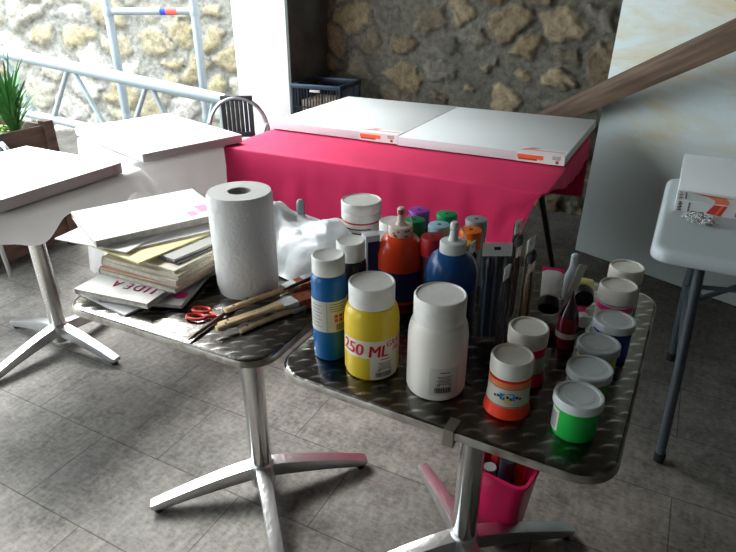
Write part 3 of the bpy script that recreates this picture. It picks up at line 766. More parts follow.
# round pink logo of magazine 2
pile = [  # label, cx, cy, ang, w, l, th, cover, pages
 ('thick cream edged magazine, lowest of the squared pile', -1.062, 1.000, .02, .242, .29, .012, 2, 2),
 ('magazine with salmon cover low in the squared pile', -1.060, 1.003, .05, .242, .29, .006, 4, 2),
 ('pale magazine just above the salmon covered one', -1.058, 1.006, -.01, .242, .285, .011, 1, 0),
 ('grey edged magazine in the middle of the squared pile', -1.060, 1.010, .03, .238, .285, .010, 1, 2),
 ('cream magazine in the upper half of the squared pile', -1.060, 1.020, -.05, .235, .28, .008, 1, 0),
 ('dark covered thin magazine near the top of the pile', -1.055, 1.045, -.10, .21, .27, .005, 3, 1),
 ('grey magazine under the yellow sheets', -1.060, 1.050, -.14, .21, .27, .006, 2, 0),
]
for lb, x, y, a, w_, l_, th, c, p in pile:
    sheet_stack('magazine', lb, 'magazine', x, y, a, w_, l_, th, z, M_C[c], pages=M_PG[p]); z += th+.0004
sheet_stack('paper_pad', 'pad of yellow paper slanting out of the pile', 'paper pad', -1.115, 1.000, -.12, .215, .29, .004, z, M_C[5], pages=M_C[5]); z += .0044
sheet_stack('booklet', 'small white booklet with dark mark on the yellow pad', 'booklet', -1.14, 1.02, -.48, .21, .22, .005, z, M_C[0]); z += .0054
sheet_stack('newspaper', 'thin white leaflet jutting out left under the top magazine', 'leaflet', -1.205, 1.00, .10, .22, .30, .003, z, M_C[0]); z += .0034
t, fz = sheet_stack('magazine', 'thick white magazine with pink corner lying on top of the pile', 'magazine', -1.187, 1.04, -.459, .24, .33, .017, z, M_C[0], sag=.004, pages=M_PG[1])
bm = bmesh.new()
for c, s in (((.055, .128), (.07, .03)), ((.075, .09), (.04, .022))):
    add_box(bm, (c[0], c[1], .0174+.004*(2*c[0]/.24)**2), (s[0], s[1], .0006))
obj('cover_print', bm, mat('pale_pink_print', (.80, .28, .48), .5), t, label='pale pink print')
bm = bmesh.new()
for k in range(8): add_box(bm, (-.03+.004*(k % 3), -.10+.02*k, .0178), (.11-.02*(k % 2), .0015, .0005))
obj('small_print', bm, mat('faint_print', (.5, .48, .52), .6), t)

# paper roll
rx, ry = -.853, 1.010; R = .0735; Hh = .243
t = thing('paper_towel_roll', 'large white paper towel roll standing beside the magazines', 'paper roll', (rx, ry, TOP), 0)
bm = bmesh.new(); seg = 64
def rr(a, z): return R*(1+.006*math.sin(3*a+z*9)+.004*noise.noise(Vector((math.cos(a)*3, math.sin(a)*3, z*14))))-(.004 if z < .01 else 0)
rings = []
for z_ in (0, .003, .02, .06, .10, .14, .18, .205, .212, .214, .236, .2415, Hh):
    k_ = 1.0 if z_ < .213 else 1.008
    rings.append([((rr(2*PI*i/seg, z_)*k_-(.003 if z_ > .24 else 0))*math.cos(2*PI*i/seg), (rr(2*PI*i/seg, z_)*k_-(.003 if z_ > .24 else 0))*math.sin(2*PI*i/seg), z_) for i in range(seg)])
rings.append([(.027*math.cos(2*PI*i/seg), .027*math.sin(2*PI*i/seg), Hh) for i in range(seg)])
rings.append([(.026*math.cos(2*PI*i/seg), .026*math.sin(2*PI*i/seg), .01) for i in range(seg)])
add_loft(bm, rings)
obj('paper', bm, mat('tissue_paper', (.90, .89, .86), .9, 0, .35, 130), t)
obj('core', lathe_bm([(.0262, .012), (.0262, Hh-.001), (.0245, Hh-.001), (.0245, .014)], 32, cap0=False, cap1=False), mat('grey_card_core', (.36, .35, .33), .8), t, label='grey cardboard core')
bm = bmesh.new(); add_wrap(bm, R*1.006+.001, -.9, .5, .03, .12)
for v in bm.verts: v.co.z += 0.0
bm.free()

# scissors
a, b = W(-.366, 1.146)
t = thing('scissors', 'scissors with red plastic handles beside the paper roll', 'scissors', (a, b, TOP), .25); t.scale = (.82, .82, .82)
red = mat('red_handle_plastic', (.62, .03, .015), .3)
for s in (-1, 1):
    pts = [((.026 if True else 0)*math.cos(q)-.012, .0135*math.sin(q)+s*.017, .006+(.003 if s > 0 else 0)) for q in [2*PI*i/20 for i in range(21)]]
    h = bmesh.new(); add_tube(h, pts, .0045, 8); add_tube(h, [(.010, s*.014, .006), (.03, s*.005, .006), (.045, -s*.001, .006)], [.005, .005, .004], 8)
    obj('handle', h, red, t)
    bl = bmesh.new(); vs = [(.035, -s*.002, 0), (.045, s*.007, 0), (.13, s*.002-s*.004, 0), (.05, -s*.006, 0)]
    zz = .003 if s > 0 else .0055
    add_prism(bl, [(x, y) for x, y, _ in vs][:: (1 if s > 0 else -1)], zz, zz+.0015); obj('blade', bl, M_CHROME, t)
obj('pivot_screw', lathe_bm([(.004, .002), (.004, .009), (.003, .0098)], 12, M=Matrix.Translation((.045, 0, 0))), M_CHROME, t)

def flat_brush(label, tail, tip, z, bw=.034, L_=None, handle=None, tz=0.0, group=None, bl=.052):
    tail = Vector((*tail, z)); tip = Vector((*tip, z+tz)); d = tip-tail; L = L_ or d.length
    t = thing('paint_brush', label, 'paint brush', tail, 0, group, rot=(0, -math.asin(tz/d.length) if tz else 0, math.atan2(d.y, d.x)))
    hL = L-bl-.028; bm = bmesh.new(); loops = []
    for s, hw, ht in ((0, .004, .003), (.01, .0085, .005), (.06, .0105, .0055), (.35, .008, .0055), (.62, .0075, .0055), (.82, .011, .006), (.95, bw*.42, .006), (1, bw*.47, .006)):
        x = s*hL; loops.append([(x, hw*math.cos(q), ht+ht*math.sin(q)) for q in [2*PI*i/12 for i in range(12)]])
    add_loft(bm, loops); obj('handle', bm, handle or M_WOODHANDLE, t)
    obj('hang_hole', lathe_bm([(.003, .0108), (.003, .0113)], 10, M=Matrix.Translation((hL*.14, 0, 0))), M_BLACK, t, label='dark hanging hole')
    bm = bmesh.new(); hw = bw*.5
    add_loft(bm, [[(x, y, .0065+zz) for y, zz in ((-hw*k, -.0055), (hw*k, -.0055), (hw*k+.001, 0), (hw*k, .0062), (-hw*k, .0062), (-hw*k-.001, 0))] for x, k in ((hL-.006, .97), (hL, 1), (hL+.028, 1.03))])
    obj('ferrule', bm, M_ALU, t)
    bm = bmesh.new()
    add_loft(bm, [[(x, y, .0065+zz) for y, zz in ((-hw*k, -q), (0, -q), (hw*k, -q), (hw*k, q), (0, q*1.1), (-hw*k, q))] for x, k, q in ((hL+.026, .98, .005), (hL+.045, 1.1, .0055), (hL+.062, 1.08, .004), (L, .95, .0012))])
    obj('bristles', bm, M_BRISTLE, t)
    return t
bz = TOP
flat_brush('wooden flat brush lying lowest, nearest the table front', (-.737, .829), (-.660, 1.03), bz, .028)
flat_brush('pale wooden flat brush with wide steel ferrule on top', (-.772, .797), (-.672, 1.02), bz+.0125, .036)
flat_brush('wooden flat brush in the middle of the brush heap', (-.792, .824), (-.690, 1.055), bz, .038)
flat_brush('wooden flat brush closest to the paper roll', (-.806, .866), (-.715, 1.09), bz+.012, .036)
flat_brush('brush with dark brown handle and brown bristles by the white bag', (-.77, .965), (-.70, 1.145), bz+.012, .030, handle=M_DARKHANDLE)
# thin round brushes
def round_brush(label, a, b, za, zb, col, r=.0045, bris=M_BLACK):
    a = Vector((*a, za)); b = Vector((*b, zb)); d = b-a; L = d.length
    t = thing('round_brush', label, 'paint brush', a, 0, None); t.rotation_euler = d.to_track_quat('Z', 'Y').to_euler()
    obj('handle', lathe_bm([(.0015, 0), (r*.8, .02), (r, L*.55), (r*.7, L*.78)], 12), col, t)
    obj('ferrule', lathe_bm([(r*.7, L*.77), (r*.9, L*.87)], 12), M_CHROME, t)
    obj('bristles', lathe_bm([(r*.85, L*.865), (r*1.1, L*.92), (.0008, L)], 12), bris, t)
    return t
round_brush('thin dark brown brush handle poking over the table front edge', (-.808, .752), (-.815, .99), TOP+.0055, TOP+.0055, M_DARKHANDLE, .005)
round_brush('black handled brush leaning on the white bag by the blue bottle', (-.735, .99), (-.655, 1.15), TOP+.028, TOP+.05, M_BLACKP, .005)

# crumpled white plastic bag
bm = bmesh.new(); nx, ny = 60, 44
def bagp(i, j):
    s, q = i/nx, j/ny
    x = -1.02+.46*s; y = 1.13+.30*q-.10*s
    ridge = .075*math.exp(-((s-.60)/.13)**2)*(.4+.6*math.sin(PI*min(1, q*1.1)))+.085*math.exp(-((s-.12)/.14)**2)*math.sin(PI*min(1, q+.1))+.07*math.exp(-((s-.92)/.12)**2)
    base = .02+.11*math.sin(PI*min(.98, max(.02, q)))**.7+ridge*.9
    n = .016*noise.noise(Vector((s*6, q*5, 2)))+.012*noise.noise(Vector((s*15, q*13, 5)))+.03*abs(noise.noise(Vector((s*4+q*3, q*7-s*3, 8))))
    z = max(.0, .55*(base+n)*min(1, q*5+.05)*min(1, (1-q)*6+.02)*min(1, s*8+.0)*min(1, (1-s)*8+.0))
    return (x+.012*noise.noise(Vector((s*7, q*7, 4))), y+.012*noise.noise(Vector((s*7, q*7, 14))), TOP+.002+z)
g = [[bm.verts.new(bagp(i, j)) for i in range(nx+1)] for j in range(ny+1)]
for j in range(ny):
    for i in range(nx): bm.faces.new((g[j][i], g[j][i+1], g[j+1][i+1], g[j+1][i]))
bag_m = mat('thin_white_polythene', (.66, .69, .71), .35, 0, .25, 30)
o = obj('plastic_bag', bm, bag_m, ang=70)
tag(o, 'crumpled white plastic bag lying behind the brushes and bottles', 'bag')
a, b = W(-.19, 1.59)
t = thing('marker_pen', 'grey rounded end of a marker sticking up behind the bag', 'marker', (a, b, TOP), 0)
obj('barrel', lathe_bm([(.010, 0), (.0105, .05), (.010, .07)], 20), mat('marker_grey', (.12, .14, .16), .35), t)
obj('cap', lathe_bm([(.0112, .065), (.0118, .10), (.0105, .112), (.006, .118)], 20), mat('marker_cap_grey', (.22, .26, .28), .25), t)

W0 = W
def W(x, y): return W0(x+.001, y-.006)
# ------------------------------------------------------------ paint bottles
def lid_prof(r, z0, z1, rec=.0025, rim=.003): return [(r*.99, z0), (r, z0+.003), (r, z1-.003), (r-.0015, z1-.0005), (r-rim, z1), (r-rim-.002, z1-rec), (.0005, z1-rec*.8)]
def screw_bottle(name, label, x, y, r, h, caph, capr, sh0, sh1, body_m, seamcap=True, turn=0):
    t = thing(name, label, 'paint bottle', (x, y, TOP), face_cam(x, y)+turn)
    prof = [(r*.86, 0), (r*.96, .003), (r, .010), (r, sh0)]
    for k in range(1, 9):
        s = k/8; prof.append((capr*.93+(r-capr*.93)*math.cos(s*PI/2)**.9 if s < 1 else capr*.93, sh0+(sh1-sh0)*math.sin(s*PI/2)))
    prof.append((capr*.93, h-caph+.004))
    obj('bottle_body', lathe_bm(prof, 56), body_m, t)
    c = h-caph
    if seamcap: pr = [(capr*.985, c), (capr, c+.002), (capr, c+caph*.42), (capr*.99, c+caph*.45), (capr, c+caph*.48)]+lid_prof(capr, c+caph*.5, h)[2:]
    else: pr = lid_prof(capr, c, h)
    obj('cap', lathe_bm(pr, 56), M_CAPW, t)
    return t
M_YEL = mat('yellow_paint_plastic', (.78, .56, .035), .28)
x, y = W(.006, .961)
t = screw_bottle('paint_bottle', 'yellow paint bottle reading 250 ML in red, white cap', x, y, .0515, .186, .042, .0425, .108, .144, M_YEL)
R_ = .0515
bm = bmesh.new(); add_wrap(bm, R_+.0004, -1.25, 1.7, .052, .088)
obj('white_band', bm, mat('label_band_cream', (.80, .76, .62), .45), t, label='cream band with red lettering')
bm = bmesh.new()
for dx in (0, .0009, .0018): add_text(bm, '250', .035, on_cyl(R_+.001, -1.24+dx/R_, .060, -.06), shear=.12, sx=.92); add_text(bm, 'ML', .035, on_cyl(R_+.001, -.15+dx/R_, .0555, -.03), shear=.12, sx=.86)
for dx in (0, .0007): add_text(bm, 'GRATIS', .018, on_cyl(R_+.001, .52+dx/R_, .0735, 0), shear=.12, sx=.85)
for dx in (0, .0007): add_text(bm, 'FREE', .015, on_cyl(R_+.001, .80+dx/R_, .060, 0), shear=.12, sx=.85)
obj('red_lettering', bm, M_REDINK, t)
def fine_label(t, R_, a0, a1, z0, z1, m, r2=0):
    bm = bmesh.new(); add_wrap(bm, R_+.0006, a0, a1, z0, z1)
    lb = obj('ingredients_label', bm, m, t, label='small cream label with barcode')
    bm = bmesh.new(); rr_ = R_+.0011; w = (a1-a0)*R_; h = z1-z0; c = (a0+a1)/2
    add_barcode(bm, rr_, a0+.18*(a1-a0), z0+.10*h, w*.58, h*.20)
    for k in range(6):
        ln = w*(.5-.07*(k % 3)); add_wrap(bm, rr_, c-ln/2/R_, c+ln/2/R_, z1-h*(.30+.055*k), z1-h*(.28+.055*k))
    ln = w*.32; add_wrap(bm, rr_, c-ln/2/R_, c+ln/2/R_, z1-h*.16, z1-h*.13)
    for dx in (-.2, .2):
        cc = c+dx*(a1-a0); pts = []
        for i in range(12):
            q = 2*PI*i/12; pts.append((cc+math.cos(q)*.0028/R_, z0+h*.40+math.sin(q)*.0028))
        inn = [(cc+(p[0]-cc)*.6, z0+h*.40+(p[1]-z0-h*.40)*.6) for p in pts]
        P = lambda a, z: bm.verts.new((rr_*math.sin(a), -rr_*math.cos(a), z))
        A_ = [P(*p) for p in pts]; B_ = [P(*p) for p in inn]
        for i in range(12):
            if dx > 0 and i in (2, 3): continue
            bm.faces.new((A_[i], A_[(i+1) % 12], B_[(i+1) % 12], B_[i]))
    obj('printing', bm, M_BLACK, lb)
fine_label(t, R_, -.06, 1.05, .006, .056, mat('label_cream', (.78, .73, .60), .5))
x, y = W(.123, .903)
t = screw_bottle('paint_bottle', 'large plain white paint bottle at the table front', x, y, .0535, .191, .047, .0455, .106, .145, mat('white_paint_plastic', (.84, .80, .72), .3))
fine_label(t, .0535, -.20, .80, .016, .072, mat('label_offwhite', (.70, .68, .64), .5))

x, y = W(-.075, 1.011); M_BLUE = mat('blue_paint_plastic', (.012, .13, .36), .25)
t = thing('paint_bottle', 'slim blue cylindrical paint bottle beside the yellow one', 'paint bottle', (x, y, TOP), face_cam(x, y))
obj('bottle_body', lathe_bm([(.029, 0), (.033, .002), (.034, .007), (.034, .168), (.032, .176), (.029, .179), (.029, .188)], 48), M_BLUE, t)
obj('cap', lathe_bm([(.0305, .181)]+lid_prof(.031, .181, .215, .0012), 48), M_CAPW, t)
bm = bmesh.new(); add_wrap(bm, .0344, -1.5, 1.6, .066, .132)
lb = obj('side_label', bm, mat('label_greyish', (.62, .62, .56), .5), t, label='pale printed label')
bm = bmesh.new(); q = .0348
for k in range(7): add_wrap(bm, q, -1.3, -.45-.12*(k % 2), .122-.0075*k, .123-.0075*k)
add_wrap(bm, q, -.18, -.165, .068, .131)
for k in range(4): add_wrap(bm, q, 0, .9-.1*(k % 2), .126-.005*k, .1272-.005*k)
for k in range(12): add_wrap(bm, q, .35+.05*k, .35+.05*k+(.02 if k % 3 else .035), .070, .083)
for i in range(3):
    for j in range(2): add_wrap(bm, q, .25+.28*i, .45+.28*i, .088+.009*j, .095+.009*j, 1)
obj('printing', bm, [M_BLACK, M_LBLRED], lb)

x, y = W(-.037, 1.137)
t = thing('paint_bottle', 'black cylindrical paint bottle with white cap behind the blue one', 'paint bottle', (x, y, TOP), face_cam(x, y))
obj('bottle_body', lathe_bm([(.029, 0), (.033, .003), (.033, .135), (.031, .147), (.028, .15), (.028, .16)], 48), mat('black_paint_plastic', (.012, .010, .012), .25), t)
obj('cap', lathe_bm([(.0295, .150)]+lid_prof(.030, .150, .190, .0012), 48), M_CAPW, t)

def squeeze_bottle(label, x, y, r, hb, ht, body_m, low_m, cap_m, splash=None):
    t = thing('squeeze_bottle', label, 'paint bottle', (x, y, TOP), face_cam(x, y))
    prof = [(r*.85, 0), (r*.97, .004), (r, .012), (r, hb-.05)]
    for k in range(1, 10): s = k/9; prof.append((.020+(r-.020)*math.cos(s*PI/2), hb-.05+.05*math.sin(s*PI/2)))
    obj('bottle_body', lathe_bm(prof, 52), body_m, t)
    c = .0275
    bm = lathe_bm([(c, hb-.006), (c, hb+.018), (c-.002, hb+.021), (.012, hb+.023), (.0095, hb+.027), (.007, hb+.045), (.0085, hb+.047), (.0085, hb+.058), (.006, hb+.062)], 40)
    cap = obj('nozzle_cap', bm, cap_m, t)
    obj('cap_strap', tube_bm(arc(lambda s: (.0265-.018*s, .006, hb+.016+.034*math.sin(s*PI*.5)+.006*math.sin(s*PI)), 10), .0016, 6), M_CAPW, t)
    bm = bmesh.new(); add_wrap(bm, r+.0004, -1.9, 1.9, .012, hb-.075); obj('wrap_label', bm, low_m, t, label='dark printed wrap label')
    if splash:
        bm = bmesh.new(); rnd = random.Random(3)
        for k in range(11):
            a = rnd.uniform(-1.3, 1.3); z_ = hb+rnd.uniform(0, .014); add_wrap(bm, c+.0005, a, a+rnd.uniform(.1, .3), z_, z_+rnd.uniform(.002, .005))
        obj('paint_specks', bm, splash, cap, label='dried red paint specks'); bm = bmesh.new(); add_wrap(bm, .0089, -.9, .6, hb+.047, hb+.058); obj('paint_smear', bm, splash, cap, label='dried red paint on the nozzle')
    return t
M_NAVYL = mat('navy_label', (.015, .02, .09), .4)
x, y = W(.072, 1.245)
squeeze_bottle('red squeeze bottle with paint stained nozzle', x, y, .0545, .160, .2, mat('red_paint_plastic', (.85, .06, .015), .2), M_NAVYL, mat('stained_nozzle', (.70, .62, .56), .45, col2=(.72, .5, .42), vscale=60), mat('dried_red_paint', (.4, .05, .04), .5))
x, y = W(.173, 1.126)
t = squeeze_bottle('dark blue squeeze bottle with clean white nozzle', x, y, .055, .172, .2, mat('deep_blue_plastic', (.008, .06, .20), .22), M_NAVYL, mat('grey_white_nozzle', (.60, .62, .60), .4))
# round jars at the back
x, y = W(-.018, 1.462)
t = thing('paint_jar', 'tall white paint jar with red stripe below its lid at the back', 'paint jar', (x, y, TOP), face_cam(x, y))
obj('jar_body', lathe_bm([(.045, 0), (.049, .004), (.049, .128)], 48), mat('white_paint_plastic', (.8, .8, .8)), t)
bm = bmesh.new(); add_wrap(bm, .0496, -PI, PI, .112, .116); obj('red_stripe', bm, M_REDINK, t)
bm = bmesh.new()
for k in range(5): add_wrap(bm, .0496, -.9+.1*k, .5-.12*k, .098-.011*k, .101-.011*k)
obj('printing', bm, M_BLACK, t)
obj('lid', lathe_bm([(.051, .118), (.052, .120), (.052, .138), (.0515, .139), (.052, .140)]+lid_prof(.052, .14, .165)[2:], 48), M_CAPW, t)
x, y = W(.060, 1.372)
t = thing('paint_jar', 'small jar with plain white lid just left of the red nozzle', 'paint jar', (x, y, TOP), 0)
obj('jar_body', lathe_bm([(.028, 0), (.031, .004), (.031, .12)], 36), M_WHITEP, t); obj('lid', lathe_bm(lid_prof(.034, .112, .142, .001), 36), M_CAPW, t)
# carton with navy panel
x, y = W(.005, 1.235)
t = thing('paint_tube_carton', 'silvery carton with navy panel between black and red bottles', 'carton', (x, y, TOP), face_cam(x, y)+.35, rot=None)
obj('carton_body', box_bm((0, 0, .082), (.034, .03, .164), .002), mat('silver_card', (.60, .62, .63), .35), t)
obj('navy_panel', box_bm((.002, -.0156, .10), (.028, .0008, .10)), M_NAVYL, t)
x, y = W(.022, 1.308)
t = thing('paint_jar', 'grey topped jar hidden behind the carton', 'paint jar', (x, y, TOP), 0)
obj('jar_body', lathe_bm([(.026, 0), (.028, .004), (.028, .11)], 36), M_WHITEP, t); obj('lid', lathe_bm(lid_prof(.0295, .105, .13, .001), 36), mat('pale_grey_lid', (.6, .63, .64), .4), t)

def spray_can(label, x, y, h, col, body=None, r=.0255):
    t = thing('spray_can', label, 'spray can', (x, y, TOP), face_cam(x, y), 'spray cans behind the squeeze bottles')
    bc = body or (.35, .36, .37)
    obj('can_body', lathe_bm([(r*.9, 0), (r*.95, .003), (r*.95, h-.048), (r*.9, h-.04), (r*.8, h-.036)], 32), mat('can_%d_%d_%d' % tuple(int(c*100) for c in bc), bc, .3, .3), t)
    m = mat('cap_%d_%d_%d' % tuple(int(c*100) for c in col), col, .38)
    obj('cap', lathe_bm([(r*.98, h-.042), (r, h-.04), (r, h-.003), (r-.0012, h-.0006), (r-.003, h)], 40), m, t)
    obj('cap_dimple', lathe_bm([(.005, h), (.0045, h+.0007), (.001, h+.0007)], 16), mat('dimple_dark', (.05, .05, .05), .6), t)
    return t
for lb, (x, y), h, c, bd in (
    ('spray can with purple cap, furthest back of the coloured caps', W(.123, 1.372), .170, (.36, .06, .42), (.06, .03, .10)),
    ('spray can with green cap in front of the purple one', W(.108, 1.315), .167, (.01, .22, .08), (.02, .10, .05)),
    ('spray can with bright green cap in the back row', W(.187, 1.345), .170, (.01, .30, .10), (.30, .3, .3)),
    ('spray can with light blue cap between the two green ones', W(.163, 1.288), .165, (.36, .60, .68), (.5, .5, .42)),
    ('spray can with dark red cap beside the red bottle', W(.140, 1.213), .167, (.40, .012, .02), (.08, .02, .02)),
    ('spray can with orange cap beside the blue nozzle', W(.229, 1.244), .170, (.85, .17, .015), (.40, .42, .44)),
    ('spray can with grey cap and silver body at right end', W(.252, 1.31), .170, (.30, .32, .34), (.30, .31, .33)),
    ('spray can with lime cap half hidden by the red bottle', (-.462, 1.187), .130, (.48, .62, .06), (.2, .3, .05))):
    spray_can(lb, x, y, h, c, bd, .0180 if 'lime' in lb else .0255)
spray_can('spray can with yellow cap just behind the blue nozzle', *W(.206, 1.195), .160, (.85, .48, .02), (.4, .4, .4), .021)

# ------------------------------------------------------------ packets of brushes standing by the blue bottle
def brush_pack(label, x, y, rz, w, h, lean, lean_s, bag_col, handles, hole=True):
    t = thing('brush_packet', label, 'brush packet', (x, y, TOP+.006), 0, None, rot=(lean, lean_s, rz))
    obj('backing_card', box_bm((0, .003, h/2), (w, .0012, h-.004)), mat('pack_%d_%d' % (int(bag_col[0]*100), int(bag_col[2]*100)), bag_col, .4), t)
    bm = bmesh.new(); hh = .026
    # header card with a euro slot
    fw = w/2+.001
    add_box(bm, (0, 0, h-.004), (2*fw, .0016, .008)); add_box(bm, (0, 0, h-.021), (2*fw, .0016, .012))
    add_box(bm, (-fw*.62, 0, h-.0115), (fw*.76, .0016, .008)); add_box(bm, (fw*.62, 0, h-.0115), (fw*.76, .0016, .008))
    obj('header_card', bm, mat('header_white', (.74, .74, .72), .5), t)
    n = len(handles)
    for k, c in enumerate(handles):
        xx = (k-(n-1)/2)*w/(n+.3)
        b = obj('brush', lathe_bm([(.002, .004), (.0048, .02), (.0055, h*.5), (.004, h*.66)], 12), mat('handle_%d_%d_%d' % tuple(int(v*100) for v in c), c, .35), t, (xx, -.005, 0))
        obj('ferrule', lathe_bm([(.004, h*.65), (.0048, h*.76)], 12), M_BLACKP if c[2] > c[0] else M_CHROME, b)
        obj('bristles', lathe_bm([(.0048, h*.76), (.006, h*.82), (.001, h*.87)], 12), M_BLACK, b)
    obj('clear_sleeve', box_bm((0, -.004, h*.44), (w+.001, .016, h*.86), .003), mat('sleeve_film', (.85, .9, .95), .1, alpha=.04), t)
    return t
NV = (.012, .03, .06); BR = (.07, .025, .018); TN = (.36, .26, .16)
brush_pack('navy brush packet with white hanging header, facing the camera', *W(.250, 1.052), YAW+.05, .056, .205, -.12, .02, NV, [NV, NV, (.02, .05, .08)])
brush_pack('narrow brush packet with diamond tilted header in front of the navy one', *W(.255, .998), YAW+1.0, .026, .185, -.02, .08, (.015, .03, .045), [NV])
brush_pack('packet of brown handled brushes with tall white header', *W(.302, 1.13), YAW+.95, .035, .222, -.03, .10, BR, [BR, BR])
brush_pack('packet of tan handled brushes right of the brown ones', *W(.322, 1.085), YAW+.95, .035, .205, -.03, .06, TN, [TN, BR, TN])
brush_pack('brush packet whose white header peeks out beside blue bottle', *W(.222, 1.165), YAW+1.0, .026, .165, -.02, .03, NV, [NV])

# ------------------------------------------------------------ tubes in the far corner
def paint_tube(label, cap_pt, end_pt, r, body_m, end_m, cap_m, capr, capL=.018, band=None):
    a = Vector(cap_pt); b = Vector(end_pt); d = b-a; L = d.length
    t = thing('paint_tube', label, 'paint tube', a, 0); t.rotation_euler = d.to_track_quat('Z', 'Y').to_euler()
    obj('cap', lathe_bm([(capr*.96, 0), (capr, .002), (capr, capL)], 32), cap_m, t)
    bm = bmesh.new(); loops = []
    for s, k in ((0, .75), (.06, 1), (.3, 1), (.6, 1), (.85, 1), (.93, 1)):
        fl = max(.04, 1-s**1.6) if s > .1 else k
        loops.append([(r*(k+.18*s)*math.cos(q), r*fl*math.sin(q)*k, capL+s*(L-capL)) for q in [2*PI*i/28 for i in range(28)]])
    add_loft(bm, loops); obj('tube_body', bm, body_m, t)
    bm = bmesh.new(); add_box(bm, (0, 0, L*.955), (2*r*1.19, .004, L*.13), None, 0, .001); obj('crimped_end', bm, end_m, t)
    if band:
        bm = bmesh.new()
        for k in range(5): add_box(bm, (0, -r*.58+.003*k, L*(.45+.07*k)), (r*1.1, .0008, .002))
        obj('printing', bm, M_BLACK, t)
    return t
M_TW = mat('tube_white', (.68, .68, .66), .35); M_TP = mat('tube_pink', (.80, .03, .20), .35)
x, y = W(.390, 1.135); x2, y2 = W(.420, 1.225)
paint_tube('white paint tube with pink crimped end and large black cap', (x, y, .758), (x2, y2, .812), .020, M_TW, M_TP, M_BLACKP, .0225, .022, band=1)
x, y = W(.383, 1.075)
t = thing('paint_bottle', 'dark maroon paint bottle under the white and pink tube', 'paint bottle', (x, y, TOP), 0)
obj('bottle_body', lathe_bm([(.015, 0), (.017, .003), (.017, .018), (.013, .022), (.007, .024)], 32), mat('maroon_plastic', (.10, .008, .02), .3), t)
x, y = W(.400, 1.035)
t = thing('nozzle_bottle', 'dark red bottle with tall clear conical nozzle', 'paint bottle', (x, y, TOP), 0)
obj('bottle_body', lathe_bm([(.019, 0), (.021, .003), (.021, .05), (.0205, .062), (.019, .07)], 32), mat('dark_red_liquid', (.16, .006, .02), .15, coat=.6), t)
obj('collar', lathe_bm([(.0218, .026), (.0218, .038)], 32, cap0=False, cap1=False), mat('clear_ring', (.45, .4, .4), .15), t)
obj('nozzle', lathe_bm([(.019, .07), (.015, .085), (.008, .100), (.0035, .115), (.002, .127)], 28), mat('dark_cone', (.035, .012, .02), .15, coat=.5), t)
x, y = W(.485, 1.185); x2, y2 = W(.515, 1.285)
paint_tube('black paint bottle with yellow shoulder lying, cap to camera', (x, y, TOP+.0245), (x2, y2, TOP+.0285), .022, mat('tube_yellow', (.72, .62, .08), .4), M_BLACKP, M_BLACKP, .0215, .03)
x, y = W(.457, 1.098); x2, y2 = W(.468, 1.165)
paint_tube('small paint tube lying with its grey white cap to the camera', (x, y, TOP+.0165), (x2, y2, TOP+.0175), .0135, M_TP, M_TP, M_CAPW, .0145, .02)
x, y = W(.436, 1.165)
t = thing('palette_knife_card', 'small grey green card leaning beside the clear nozzle', 'card', (x, y, TOP+.001), 0, None, rot=(-.05, .35, YAW+.4))
obj('card', box_bm((0, 0, .058), (.024, .0016, .116), .0005), mat('grey_green_card', (.42, .45, .40), .5), t)
x, y = W(.505, 1.245)
t = thing('nozzle_bottle', 'clear pale bottle with rounded tip in the far corner', 'paint bottle', (*W(.468, 1.235), TOP), 0)
obj('bottle_body', lathe_bm([(.014, 0), (.016, .003), (.016, .06), (.010, .075), (.007, .095)], 24), mat('pale_clear_plastic', (.45, .52, .54), .2), t)
obj('cap', lathe_bm([(.0085, .09), (.0085, .11), (.005, .114)], 20), mat('pale_clear_plastic', (.45, .52, .54)), t)

